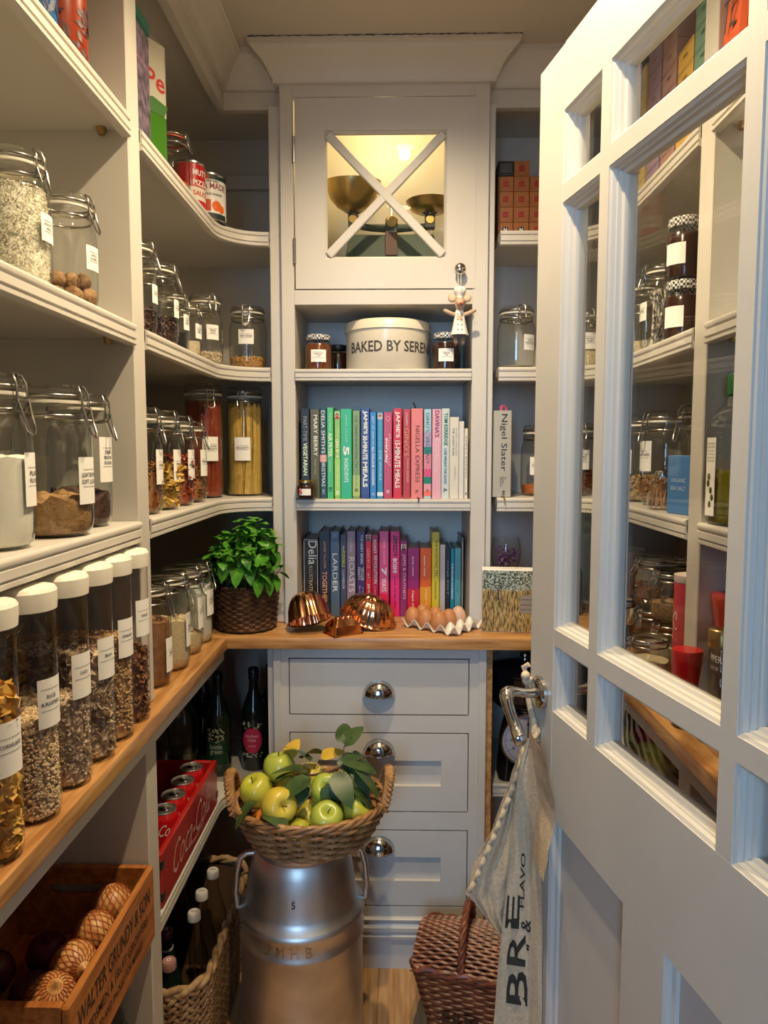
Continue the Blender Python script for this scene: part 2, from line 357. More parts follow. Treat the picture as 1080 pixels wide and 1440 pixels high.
# ------------------------------------------------------------------ centre cabinet
CX0, CX1, CY = -.314, .238, 1.98
cb = thing('bookshelf_cabinet', 'tall painted bookshelf cabinet with lit glazed door and crossed bars', 'cabinet', (0,0,0))
ob('side_panel', B().box(CX0, -.279, CY, YB-.001, CT+.0005, 2.40), 'paint', cb, bevel=.0015)
ob('side_panel', B().box(.197, CX1, CY, YB-.001, CT+.0005, 2.40), 'paint', cb, bevel=.0015)
ob('back_panel', B().box(-.279, .197, YB-.016, YB-.001, CT+.0005, 2.40), 'paint', cb, smooth=0)
ob('top_rail', B().box(-.279, .197, CY, CY+.02, 2.323, 2.40), 'paint', cb, smooth=0)
ob('mid_rail', B().box(-.279, .197, CY, YB-.016, 1.790, 1.829), 'paint', cb, bevel=.001)
ob('cornice', B().sweep([(CX0, 2.06), (CX0, CY), (CX1, CY), (CX1, 2.06)], ogee(2.352, ZC, .07)), 'paint', cb, smooth=50)
ob('top_board', B().box(CX0, CX1, CY+.001, YB-.001, 2.40, ZC-.001), 'paint', cb, smooth=0)
for z in (1.620, 1.268):
    s_ = ob('shelf', B().box(-.278, .196, CY+.004, YB-.017, z-.022, z), 'paint', cb, smooth=0)
    ob('lip', B().sweep([(-.278, CY), (.196, CY)], [(o+.003, z+h*.84) for o, h in LIP]), 'paint', s_, smooth=50)
    for sx in (-.262, .18): ob('shelf_stud', B().lathe([(.0001,-.010),(.005,-.010),(.007,-.003),(.007,0)], 12, T(sx, CY+.03, z-.022)), 'brass', s_)
rnd = random.Random(31)
ob('shrinkage_crack', B().tube([(CX0-.064+.0085*i+rnd.uniform(-.002,.002), CY-.0705, ZC-.001+rnd.uniform(-.0012,.0005)) for i in range(82)], [rnd.choice((.0006,.0012,.0018)) for i in range(82)], 5), 'black', cb)
# glazed door with crossed bars
dr = ob('door', B(), None, cb)
b = B(); x0, x1, z0, z1 = -.2745, .2035, 1.8315, 2.3205; gx0, gx1, gz0, gz1 = -.196, .127, 1.910, 2.238
b.box(x0, gx0, CY-.002, CY+.018, z0, z1).box(gx1, x1, CY-.002, CY+.018, z0, z1).box(gx0, gx1, CY-.002, CY+.018, gz1, z1).box(gx0, gx1, CY-.002, CY+.018, z0, gz0)
dr.data = mesh_of('door', b, 0); dr.data.materials.append(MT['paint'])
ob('rebate', B().sweep([(gx0, gz0), (gx0, gz1), (gx1, gz1), (gx1, gz0)], [(0, CY+.001), (.004, CY+.004), (.007, CY+.008), (.007, CY+.013), (0, CY+.013)], True, axes=lambda a, c, h: (a, h, c)), 'paint', dr, smooth=0)
ob('pane', B().box(gx0+.001, gx1-.001, CY+.0125, CY+.0145, gz0+.001, gz1-.001), 'pane', dr, smooth=0)
for sg in (1, -1):
    dx = gx1-gx0; dz = gz1-gz0; Ln = math.hypot(dx, dz); an = math.atan2(dz, dx)*sg
    M_ = T((gx0+gx1)/2, CY+.005+.0004*sg, (gz0+gz1)/2) @ Matrix.Rotation(-an, 4, 'Y')
    ob('cross_bar', B().prism([(-Ln/2+.012, -.0115), (Ln/2-.012, -.0115), (Ln/2-.012, .0115), (-Ln/2+.012, .0115)], -.005, .007, M_ @ Matrix.Rotation(PI/2, 4, 'X')), 'paint', dr, bevel=.0025)
kn = ob('knob', B().lathe([(.0001,-.030),(.008,-.0295),(.0135,-.026),(.0155,-.021),(.0135,-.016),(.007,-.012),(.006,-.004),(.012,-.002),(.012,0),(.0001,0)], 24, T(.162, CY-.002, 1.877) @ Matrix.Rotation(-PI/2, 4, 'X')), 'chrome', dr)
for z in (2.19, 1.93): ob('hinge', B().lathe([(.0001,-.033),(.004,-.033),(.004,.033),(.0001,.033)], 12, T(-.2768, CY-.003, z)), 'wire', dr)
light('cabinet_lamp', 'POINT', (-.035, 2.055, 2.345), 3.0, (1, .74, .34), shadow_soft_size=.05)
cl = thing('cabinet_light', 'small round lamp lighting the glazed cupboard from its top', 'light', (-.035, 2.055, 2.3995))
ob('puck', B().lathe([(.0001,-.012),(.026,-.012),(.032,-.008),(.032,0)], 24), 'chrome', cl)
# drawer unit
du = thing('drawer_unit', 'painted three drawer chest with chrome cup handles under the oak worktop', 'drawers', (0,0,0))
DY = 1.86
ob('side_panel', B().box(-.345, -.328, DY+.012, YB-.001, 0, CT-.0305), 'paint', du, bevel=.001)
ob('side_panel', B().box(.232, .249, DY+.012, YB-.001, 0, CT-.0305), 'oak_y', du, bevel=.001)
for x0, x1 in ((-.328, -.3065), (.2105, .232)): ob('stile', B().box(x0, x1, DY-.004, DY+.03, 0, CT-.0305), 'paint', du, bevel=.002)
b = B().box(-.3065, -.287, DY, DY+.03, .15, CT-.0305).box(.187, .2105, DY, DY+.03, .15, CT-.0305)
for z0, z1 in ((.859, CT-.0305), (.659, .705), (.392, .440), (.146, .176)): b.box(-.287, .187, DY, DY+.03, z0, z1)
ob('face_frame', b, 'paint', du, smooth=0)
ob('back_board', B().box(-.328, .232, DY+.06, DY+.07, .02, CT-.031), 'paint', du, smooth=0)
ob('plinth', B().box(-.3065, .2105, DY-.002, DY+.03, 0, .086), 'paint', du, smooth=0)
ob('plinth_moulding', B().sweep([(-.3065, DY), (.2105, DY)], [(-.01,.085),(.010,.085),(.012,.090),(.012,.098),(.008,.101),(.008,.108),(.013,.111),(.013,.122),(.009,.126),(.006,.132),(.009,.136),(.009,.143),(.004,.147),(-.01,.147)]), 'paint', du, smooth=40)
def cup(parent, z):
    g = B(); n = 14; pf = []
    def fn(u, v):
        a = PI*u; q = v*PI/2
        return (-.05+.042*math.cos(a), DY-.003-.028*math.sin(a)*math.sin(q), z-.017+.038*math.sin(a)*math.cos(q))
    g.grid(fn, 20, 8)
    h = ob('handle', g, 'chrome', parent, smooth=60)
    ob('flange', B().sweep([(-.05+.042*math.cos(PI*i/20), z-.017+.038*math.sin(PI*i/20)) for i in range(21)], [(0, DY-.0005), (-.004, DY-.0005), (-.004, DY-.003), (0, DY-.004)], axes=lambda a, c, hh: (a, hh, c)), 'chrome', h)
    ob('lip', B().tube([(-.05+.042*math.cos(PI*i/16), DY-.003-.028*math.sin(PI*i/16), z-.017) for i in range(17)], .0016, 6), 'chrome', h)
for i, (z0, z1, hz) in enumerate(((.707, .857, .778), (.442, .657, .620), (.178, .390, .352))):
    d_ = ob('drawer', B(), None, du)
    if i == 0: b = B().box(-.2845, .1845, DY, DY+.02, z0+.0015, z1-.0015)
    else:
        r0, r1 = z0+.070, z1-.075; a0, a1 = -.212, .115
        b = B().box(-.2845, a0, DY, DY+.02, z0+.0015, z1-.0015).box(a1, .1845, DY, DY+.02, z0+.0015, z1-.0015).box(a0, a1, DY, DY+.02, r1, z1-.0015).box(a0, a1, DY, DY+.02, z0+.0015, r0)
        ob('recessed_panel', B().box(a0, a1, DY+.011, DY+.019, r0, r1), 'paint', d_, smooth=0)
    d_.data = mesh_of('drawer', b, 0); d_.data.materials.append(MT['paint'])
    cup(d_, hz)

# ------------------------------------------------------------------ glazed door
a_ = rad(11.5); DW, DH, DT = .74, 1.985, .042
door = bpy.data.objects.new('door_1', None); COL.objects.link(door); door.location = (.224, 1.205, .008); door.rotation_euler = (0, 0, -(PI/2-a_))
tag(door, 'half glazed painted door standing open with nine panes and lever handle', 'door', kind='structure')
cols = [(.093, .210), (.235, .500), (.525, .645)]; rows = [(.985, 1.090), (1.116, 1.758), (1.784, 1.890)]
ob('stile', B().box(0, .093, 0, DT, 0, DH), 'door_paint', door, bevel=.0015); ob('stile', B().box(.645, DW, 0, DT, 0, DH), 'door_paint', door, bevel=.0015)
for z0, z1 in ((1.890, DH), (.815, .985), (0, .20)): ob('rail', B().box(.0932, .6448, .0002, DT-.0002, z0, z1), 'door_paint', door, smooth=0)
ob('muntin', B().box(.322, .416, .0002, DT-.0002, .20, .815), 'door_paint', door, smooth=0)
for z0, z1 in ((1.090, 1.116), (1.758, 1.784)): ob('glazing_bar', B().box(.0932, .6448, .0003, DT-.0003, z0, z1), 'door_paint', door, smooth=0)
for x0, x1 in ((.210, .235), (.500, .525)):
    for z0, z1 in rows: ob('glazing_bar', B().box(x0, x1, .0003, DT-.0003, z0, z1), 'door_paint', door, smooth=0)
BEAD = [(0,.002),(.004,.004),(.0055,.009),(.0075,.010),(.0085,.015),(.0125,.017),(.013,.021),(.013,.0245),(.010,.032),(0,.040)]
ax = lambda p, q, h: (p, h, q)
for x0, x1 in cols:
    for z0, z1 in rows:
        pn = ob('pane', B().box(x0+.001, x1-.001, .0205, .0240, z0+.001, z1-.001), 'pane', door, smooth=0)
        ob('bead', B().sweep([(x0, z0), (x0, z1), (x1, z1), (x1, z0)], BEAD, True, axes=ax), 'door_paint', pn, smooth=25)
for x0, x1 in ((.093, .322), (.416, .645)):
    z0, z1 = .20, .815
    pn = ob('panel', B().box(x0, x1, .014, .028, z0, z1), 'door_paint', door, smooth=0)
    ob('bead', B().sweep([(x0, z0), (x0, z1), (x1, z1), (x1, z0)], [(0,.001),(.003,.003),(.006,.008),(.011,.010),(.013,.014),(0,.014)], True, axes=ax), 'door_paint', pn, smooth=25)
def smooth_path(P, n=5):
    P = [Vector(p) for p in P]; out = []
    for i in range(len(P)-1):
        a, b, c, d = P[max(i-1, 0)], P[i], P[i+1], P[min(i+2, len(P)-1)]
        for k in range(n):
            t_ = k/n; out.append(.5*((2*b)+(c-a)*t_+(2*a-5*b+4*c-d)*t_*t_+(3*b-a-3*c+d)*t_**3))
    return out+[P[-1]]
def handle(side):
    f = (lambda p: (p[0], -p[1], p[2])) if side < 0 else (lambda p: (p[0], DT+p[1], p[2]))
    R_ = T(.048, 0 if side < 0 else DT, 1.0) @ Matrix.Rotation(PI/2 if side < 0 else -PI/2, 4, 'X')
    pts = smooth_path([(.048,.008,1.0),(.048,.026,1.0),(.046,.040,1.002),(.045,.051,1.003),(.050,.059,1.001),(.059,.062,.993),(.069,.061,.980),(.078,.058,.966),(.088,.056,.954),(.100,.056,.946),(.108,.056,.944)], 5)
    h = ob('handle', B().tube([f(p) for p in pts], [.0088-.0014*math.sin(PI*min(1, i/20))+.0030*math.exp(-((i-20)/7)**2)+.0022*math.exp(-((i-43)/7)**2) if i < 48 else max(.002, .0095-.0025*(i-47)) for i in range(len(pts))], 14), 'chrome', door, smooth=60)
    ob('rose', B().lathe([(.0001,.011),(.018,.011),(.024,.009),(.0265,.006),(.0265,.0005),(.0001,.0005)], 32, R_), 'chrome', h)
handle(-1); handle(1)
ob('latch_plate', B().box(-.0015, .0005, .010, .032, .93, 1.07), 'steel', door, smooth=0)
for z in (.25, 1.0, 1.75): ob('hinge', B().lathe([(.0001,-.045),(.006,-.045),(.006,.045),(.0001,.045)], 12, T(DW+.004, DT-.004, z)), 'steel', door)

# ------------------------------------------------------------------ clip-top jars
def scatter(b, pts, kind, size, rnd):
    for p in pts:
        M_ = T(*p) @ Matrix.Rotation(rnd.random()*6.3, 4, 'Z') @ Matrix.Rotation(rnd.random()*6.3, 4, 'X') @ Matrix.Rotation(rnd.random()*6.3, 4, 'Y')
        s_ = size*(.7+.6*rnd.random())
        if kind == 'flake':
            b.add([(-s_,-s_*.7,.2*s_),(s_*.8,-s_*.8,-.1*s_),(s_,s_*.7,.25*s_),(-s_*.7,s_*.8,-.1*s_),(0,0,.3*s_)], [(0,1,4),(1,2,4),(2,3,4),(3,0,4)], M_)
        elif kind == 'nug':
            b.add([(s_,0,0),(0,s_*.8,0),(-s_,0,0),(0,-s_*.8,0),(0,0,s_*.7),(0,0,-s_*.7)], [(0,1,4),(1,2,4),(2,3,4),(3,0,4),(1,0,5),(2,1,5),(3,2,5),(0,3,5)], M_)
        elif kind == 'penne':
            r = s_*.24; vs = [(r*math.cos(PI*k/3), r*math.sin(PI*k/3), z + (r*math.cos(PI*k/3))) for z in (-s_, s_) for k in range(6)]
            b.add(vs, [(k, (k+1) % 6, (k+1) % 6+6, k+6) for k in range(6)], M_)
        elif kind == 'twist':
            vs = []; r = s_*.36
            for i in range(7):
                for k in range(2): a = i*1.0+PI*k; vs.append((r*math.cos(a), r*math.sin(a), -s_+i*s_/3))
            b.add(vs, [(2*i, 2*i+1, 2*i+3, 2*i+2) for i in range(6)], M_)
        elif kind == 'grain':
            b.add([(0,0,-s_),(s_*.28,0,0),(0,s_*.28,0),(-s_*.28,0,0),(0,-s_*.28,0),(0,0,s_)], [(0,2,1),(0,3,2),(0,4,3),(0,1,4),(5,1,2),(5,2,3),(5,3,4),(5,4,1)], M_)
def jar_profile(R, H):
    return [(R*.55,0),(R*.80,.001),(R*.93,.008),(R*.985,.020),(R,.036),(R,H*.60),(R*.985,H*.66),(R*.94,H*.715),(R*.875,H*.755),(R*.84,H*.78),(R*.835,H*.80),(R*.875,H*.815),(R*.875,H*.845),(R*.84,H*.85),(R*.84,H*.875)]
def rad_at(R, H, z):
    pf = jar_profile(R, H)
    for (r0, a), (r1, b) in zip(pf, pf[1:]):
        if a <= z <= b: return r0+(r1-r0)*(z-a)/max(b-a, 1e-6)
    return R*.84
def curved_label(parent, R, z0, z1, w, lines, ang=0, lh=None):
    # paper sticker wrapped on a round wall that faces local -Y, lettering on it as a sub-part
    f = lambda r: (lambda x, z: (r*math.sin(x/R+ang), -r*math.cos(x/R+ang), z))
    b = B(); g = f(R+.0008); b.grid(lambda u, v: g((u-.5)*w, z0+(z1-z0)*v), 8, 1)
    lb = ob('label', b, 'paper', parent, smooth=60)
    if lines and lines[0].strip():
        t = B(); g = f(R+.0014); h = z1-z0; zc = z0+h*.55; n = len(lines); lh = lh or min(h*.10, w*.14)
        for i, s_ in enumerate(lines):
            wid = min(w*.80, len(s_)*lh*.80)
            put_text(t, s_, wid, lh, lambda x, y: g(x, zc + y - (i-(n-1)/2)*lh*1.5), .01)
        for q in (zc+(n/2)*lh*1.5+lh*.4, zc-(n/2)*lh*1.5-lh*.4):
            t.grid(lambda u, v: g((u-.5)*w*.7, q+.0006*v), 4, 1)
        ob('lettering', t, 'ink', lb, smooth=0)
    return lb
def clip_jar(label, loc, face, R, H, lines=None, fill=None, level=.4, seed=1, lid='glass', seal='seal', group='clip-top jars on the pantry shelves', tagz=None, lw=None, tag_ang=0, closed=True, name='clip_jar'):
    rnd = random.Random(seed*13+5)
    j = thing(name, label, 'jar', loc, face, group)
    ob('body', B().lathe(jar_profile(R, H), 40).lathe([(.0001, .004), (R*.55, 0)], 40), 'glass', j, smooth=50)
    ob('lid', B().lathe([(.0001,H*.985),(R*.40,H*.988),(R*.62,H*.99),(R*.72,H),(R*.80,H*.995),(R*.86,H*.975),(R*.875,H*.945),(R*.875,H*.905),(R*.85,H*.895)], 40), lid, j, smooth=50)
    ob('seal', B().lathe([(R*.80,H*.876),(R*.885,H*.876),(R*.89,H*.886),(R*.885,H*.896),(R*.80,H*.896)], 40), seal, j)
    w = B(); wr = R*.022+.0006
    ring = lambda r, z: [(r*math.cos(2*PI*i/40), r*math.sin(2*PI*i/40), z) for i in range(40)]
    w.tube(ring(R*.86, H*.795), wr*1.3, 6, True); w.tube(ring(R*.885, H*.925), wr*1.4, 6, True)
    ob('wire_ring', w, 'wire', j, smooth=60)
    c = B(); q = R*.17
    # clasp: tall loop over the lid, and the lever hanging out below it
    c.tube([(-q,-R*.90,H*.79),(-q,-R*.99,H*.83),(-q,-R*.97,H*.94),(-q*.9,-R*.86,H*.99),(0,-R*.80,H*1.0),(q*.9,-R*.86,H*.99),(q,-R*.97,H*.94),(q,-R*.99,H*.83),(q,-R*.90,H*.79)], wr, 6)
    c.tube([(-q*1.1,-R*.93,H*.80),(-q*1.1,-R*1.02,H*.85),(-q*1.0,-R*1.06,H*.80),(-q*.8,-R*1.20,H*.68),(0,-R*1.25,H*.655),(q*.8,-R*1.20,H*.68),(q*1.0,-R*1.06,H*.80),(q*1.1,-R*1.02,H*.85),(q*1.1,-R*.93,H*.80)], wr, 6)
    c.tube([(-q*1.2,-R*.99,H*.845),(q*1.2,-R*.99,H*.845)], wr*1.4, 6)
    ob('clasp', c, 'wire', j, smooth=60)
    c = B(); c.tube([(-q,R*.88,H*.79),(-q,R*.98,H*.84),(-q,R*.93,H*.92)], wr, 6).tube([(q,R*.88,H*.79),(q,R*.98,H*.84),(q,R*.93,H*.92)], wr, 6).tube([(-q*1.2,R*.98,H*.85),(q*1.2,R*.98,H*.85)], wr*1.3, 6)
    ob('hinge_wire', c, 'wire', j, smooth=60)
    if lines is not None:
        z0, z1 = tagz or (H*.34, H*.34+R*.82)
        curved_label(j, R, z0, z1, lw or R*.72, lines, tag_ang)
    if fill: fill_jar(j, R-.004, H, fill, level, rnd)
    return j
def fill_jar(j, R, H, fill, level, rnd):
    m, kind, size, n = fill; top = H*level
    def core(r, tp, wob, nm='contents'):
        b = B(); pf = [(z, min(r, rad_at(R, H, z)*r/R)) for z in (.004, .010, .022, .04) if z < tp-.006]
        seg = 28
        rings = [[(q*math.cos(2*PI*i/seg), q*math.sin(2*PI*i/seg), z) for i in range(seg)] for z, q in pf]
        for k in (1, .8, .55, .28):
            rr = min(r, rad_at(R, H, tp)*r/R)*k
            rings.append([(rr*math.cos(2*PI*i/seg), rr*math.sin(2*PI*i/seg), tp + wob*(mnoise.noise((rr*40*math.cos(2*PI*i/seg)+len(j.name)*.7, rr*40*math.sin(2*PI*i/seg), rnd.random()*.1+level*30)) + .35*(1-k))) for i in range(seg)])
        vs = [p for r_ in rings for p in r_]; nr = len(rings)
        fs = [(a*seg+i, a*seg+(i+1) % seg, (a+1)*seg+(i+1) % seg, (a+1)*seg+i) for a in range(nr-1) for i in range(seg)]
        fs.append(tuple((nr-1)*seg+i for i in range(seg))); fs.append(tuple(reversed(range(seg))))
        return b.add(vs, fs)
    if kind == 'powder': ob('contents', core(R, top, size), m, j, smooth=60)
    elif kind == 'strands':
        b = B()
        for i in range(n):
            a = rnd.random()*6.283; r = (R-.004)*(1 if rnd.random() < .6 else rnd.random()**.5)
            a2 = a+rnd.uniform(-.35, .35)
            if rnd.random() < .05: a2 = a+rnd.uniform(-1.2, 1.2)
            b.tube([(r*.96*math.cos(a), r*.96*math.sin(a), .006), (r*math.cos((a+a2)/2)*.97, r*math.sin((a+a2)/2)*.97, top*.5), (r*math.cos(a2)*.93, r*math.sin(a2)*.93, top*rnd.uniform(.94, 1))], size, 4)
        o = ob('contents', b, m, j, smooth=60); o['kind'] = 'stuff'
    else:
        b = core(R*.93, top-size, .006)
        ob('contents_core', b, m, j, smooth=60)
        b = B(); pts = []
        for i in range(n):
            a = rnd.random()*6.283; z = rnd.uniform(size*(1.35 if kind in ('twist','penne') else .8)+.003, max(top-size*.3, size*1.6))
            if i % 4 == 0: r = R*rnd.random()**.5*.92; z = top-size*rnd.uniform(.2, 1.0)
            else: r = (rad_at(R, H, z)/1.0)-size*.55
            pts.append((r*math.cos(a), r*math.sin(a), z))
        scatter(b, pts, kind, size, rnd); o = ob('contents', b, m, j, smooth=0); o['kind'] = 'stuff'
FL = rad(90); FB = 0; FR = rad(-90)    # facing the room from the long shelves, the end wall, the far shelves
G1 = 'clip-top jars on the pantry shelves'
Z1, Z2, Z3 = [z+.0008 for z in SHZ]; ZT = CT+.0008; ZL = LSZ+.0008
# front bay, shelf above eye level
clip_jar('clip-top jar of dark dried fruit on the shelf beside the rice jar', (-.535, .885, Z2), FL-.2, .047, .185, ['PRUNES'], ('raisin', 'nug', .007, 500), .42, 1)
clip_jar('clip-top jar nearly full of pale rice', (-.533, 1.03, Z2), FL-.25, .046, .185, ['RISOTTO', 'RICE'], ('rice', 'grain', .0028, 3200), .74, 2, tag_ang=.25)
wj = clip_jar('clip-top jar with whole walnuts at the bottom', (-.532, 1.185, Z2), FL-.15, .046, .178, ['WHOLE', 'NUTMEG'], None, 0, 3)
for i, (x, y, z, r) in enumerate(((-.018,-.020,.020,.0165),(.017,-.023,.021,.0175),(.026,.010,.019,.016),(-.006,.022,.019,.0165),(-.027,.008,.020,.0155),(.002,-.004,.044,.0165),(.018,-.014,.048,.0155),(-.017,.010,.046,.015))):
    g = B().ball((0,0,0), (r, r*.86, r*.84), 22, 14); g.v = [tuple(Vector(p)*(1+.16*mnoise.noise((p[0]*170+i*5, p[1]*170, p[2]*170)))) for p in g.v]
    ob('walnut', g, 'walnut', wj, (x, y, z), (rnd_ := i*1.7, i*.9, i*2.1), smooth=60)
# front bay, shelf at eye level
clip_jar('large clip-top jar of white flour', (-.535, .935, Z1), FL-.15, .056, .226, ['PLAIN', 'FLOUR'], ('flour', 'powder', .012, 0), .52, 4, tagz=(.055, .125), lw=.045, tag_ang=.35)
clip_jar('large clip-top jar of light brown sugar with lettered white label', (-.520, 1.085, Z1), FL-.1, .056, .224, ['LIGHT BROWN', 'SOFT SUGAR'], ('brown_sugar', 'powder', .016, 0), .26, 5, tagz=(.048, .118), lw=.048, tag_ang=.05)
clip_jar('clip-top jar of dark lumpy brown sugar beside the shelf divider', (-.540, 1.222, Z1), FL, .051, .222, ['DARK', 'BROWN', 'SUGAR'], ('dark_sugar', 'powder', .020, 0), .26, 6, tagz=(.075, .150), lw=.042, tag_ang=-.1)
# far bay, shelf above eye level
clip_jar('tall narrow clip-top jar of black raisins next to the shelf divider', (-.522, 1.452, Z2), FL, .044, .185, ['RAISINS'], ('raisin', 'nug', .006, 420), .30, 7)
clip_jar('clip-top jar of dark red dried berries with a side label', (-.522, 1.585, Z2), FL, .046, .174, ['CURRANTS'], ('raisin', 'nug', .0055, 480), .34, 8)
clip_jar('small clip-top jar of black seeds between taller jars', (-.520, 1.693, Z2), FL-.2, .036, .135, ['POPPY', 'SEEDS'], ('black', 'powder', .003, 0), .32, 9, tagz=(.05, .085))
clip_jar('small clip-top jar of pale seeds beside the chopped nut jar', (-.518, 1.790, Z2), FL-.3, .037, .130, ['SESAME', 'SEEDS'], ('seed', 'powder', .003, 0), .30, 10, tagz=(.045, .08))
clip_jar('clip-top jar of chopped nuts standing in the shelf corner', (-.508, 1.930, Z2), rad(40), .046, .178, ['MIXED', 'NUTS'], ('seed', 'nug', .0045, 500), .17, 11)
clip_jar('squat clip-top jar of crispy onions on the end wall shelf', (-.425, 2.075, Z2), .1, .053, .176, ['CRISPY ONIONS'], ('onion_bits', 'nug', .0045, 900), .20, 12, tagz=(.068, .108), lw=.042)
# far bay, pasta jars
clip_jar('clip-top pasta jar half hidden by the shelf divider', (-.527, 1.462, Z1), FL-.1, .048, .214, ['PASTA'], ('brown_pasta', 'twist', .012, 300), .45, 13, tagz=(.06,.13), lw=.042, tag_ang=.1)
clip_jar('clip-top jar of golden penne pasta', (-.527, 1.580, Z1), FL-.1, .049, .214, ['PENNE'], ('penne', 'penne', .017, 420), .42, 14, tagz=(.06,.13), lw=.040)
clip_jar('clip-top jar of red fusilli pasta spirals', (-.527, 1.695, Z1), FL-.1, .047, .208, ['RED', 'FUSILLI'], ('red_pasta', 'twist', .015, 420), .56, 15, tagz=(.06,.13), lw=.040)
clip_jar('clip-top jar of small brown twisted pasta', (-.527, 1.808, Z1), FL-.15, .047, .200, ['TRIVELLE'], ('brown_pasta', 'twist', .010, 700), .46, 16, tagz=(.065,.130), lw=.040)
def tall(label, loc, face, m, lines, seed):
    R, H = .051, .306
    j = thing('spaghetti_jar', label, 'jar', loc, face, 'tall pasta jars')
    ob('body', B().lathe([(.0001,.004),(R*.6,0),(R*.94,.002),(R,.012),(R,H*.80),(R*.97,H*.83),(R*.93,H*.85),(R*.93,H*.90)], 40), 'glass', j, smooth=50)
    ob('lid', B().lathe([(.0001,H*.985),(R*.6,H*.99),(R*.9,H),(R*.97,H*.985),(R*.98,H*.935),(R*.93,H*.92)], 40), 'glass', j, smooth=50)
    ob('seal', B().lathe([(R*.85,H*.902),(R*.98,H*.902),(R*.98,H*.918),(R*.85,H*.918)], 40), 'seal', j)
    w = B()
    for r, z in ((R*.965, H*.865), (R*.995, H*.945)): w.tube([(r*math.cos(2*PI*i/40), r*math.sin(2*PI*i/40), z) for i in range(40)], .0016, 6, True)
    ob('wire_ring', w, 'wire', j, smooth=60); q = .0095; c = B()
    c.tube([(-q,-R*.98,H*.865),(-q,-R*1.05,H*.89),(-q,-R*1.05,H*.965),(-q,-R*.95,H*.995),(0,-R*.9,H*1.0),(q,-R*.95,H*.995),(q,-R*1.05,H*.965),(q,-R*1.05,H*.89),(q,-R*.98,H*.865)], .0013, 6)
    c.tube([(-q*1.2,-R*1.05,H*.90),(-q*1.1,-R*1.10,H*.88),(-q,-R*1.18,H*.80),(0,-R*1.21,H*.785),(q,-R*1.18,H*.80),(q*1.1,-R*1.10,H*.88),(q*1.2,-R*1.05,H*.90)], .0013, 6)
    c.tube([(-q*1.3,-R*1.05,H*.90),(q*1.3,-R*1.05,H*.90)], .0018, 6)
    ob('clasp', c, 'wire', j, smooth=60)
    curved_label(j, R, .100, .165, .045, lines, 0, .0048)
    rnd = random.Random(seed); b = B()
    for i in range(330):
        a = rnd.random()*6.283; r = (R-.006)*(1 if rnd.random() < .65 else rnd.random()**.5); a2 = a+rnd.uniform(-.18, .30)
        if i > 322: a2 = a+rnd.uniform(.7, 1.3); top = H*.25
        else: top = H*rnd.uniform(.80, .86)
        b.tube([(r*math.cos(a), r*math.sin(a), .005), (r*math.cos(a2), r*math.sin(a2), top)], .0012, 4)
    o = ob('contents', b, m, j, smooth=60); o['kind'] = 'stuff'
tall('tall glass jar of dark red spaghetti', (-.532, 1.985, Z1), rad(35), 'spaghetti_red', ['WHOLEWHEAT', 'SPAGHETTI'], 3)
tall('tall glass jar of golden spaghetti', (-.440, 2.085, Z1), .05, 'spaghetti', ['SPAGHETTI'], 4)
# worktop jars behind the divider
clip_jar('clip-top jar of brown grains tucked behind the shelf divider on the worktop', (-.512, 1.452, ZT), FL-.1, .046, .215, ['FLAX'], ('wheat', 'powder', .004, 0), .62, 17, tagz=(.03,.10), lw=.040, tag_ang=.1)
clip_jar('clip-top jar half full of beige semolina on the worktop', (-.512, 1.570, ZT), FL-.15, .050, .216, ['BREAD', 'CRUMBS'], ('semolina', 'powder', .010, 0), .50, 18, tagz=(.05,.125), lw=.038, tag_ang=.2)
clip_jar('clip-top jar a quarter full of beige flour on the worktop', (-.515, 1.692, ZT), FL-.15, .049, .210, ['CUSTARD'], ('semolina', 'powder', .006, 0), .24, 19, tagz=(.06,.135), lw=.038, tag_ang=.1)
clip_jar('clip-top jar holding a clear crumpled bag beside the basil', (-.516, 1.7925, ZT), FL-.2, .049, .205, ['ICING', 'SUGAR'], ('bag_plastic', 'powder', .025, 0), .66, 20, tagz=(.07,.135), lw=.036)

# ------------------------------------------------------------------ cereal dispensers
def stad(w, d, n=10):   # front at +X is fully rounded, back corners rounded; centre line along X
    r = w/2; p = [(-r+r*math.cos(rad(a)), r*math.sin(rad(a))) for a in [-90+180*i/n for i in range(n+1)]]
    rb = .02
    p += [(-d+rb-rb*math.sin(rad(t)), r-rb+rb*math.cos(rad(t))) for t in (0, 30, 60, 90)]
    p += [(-d+rb-rb*math.cos(rad(t)), -r+rb-rb*math.sin(rad(t))) for t in (0, 30, 60, 90)]
    return p
def inset(p, k, w=.070, d=.20): cx = -d/2; return [(cx+(x-cx)*(1-2*k/d), y*(1-2*k/w)) for x, y in p]
def loft(b, secs, cap0=True, cap1=True):
    n = len(secs[0][0]); vs = [(x, y, z) for p, z in secs for x, y in p]; m = len(secs)
    fs = [(a*n+i, a*n+(i+1) % n, (a+1)*n+(i+1) % n, (a+1)*n+i) for a in range(m-1) for i in range(n)]
    if cap0: fs.append(tuple(reversed(range(n))))
    if cap1: fs.append(tuple((m-1)*n+i for i in range(n)))
    return b.add(vs, fs)
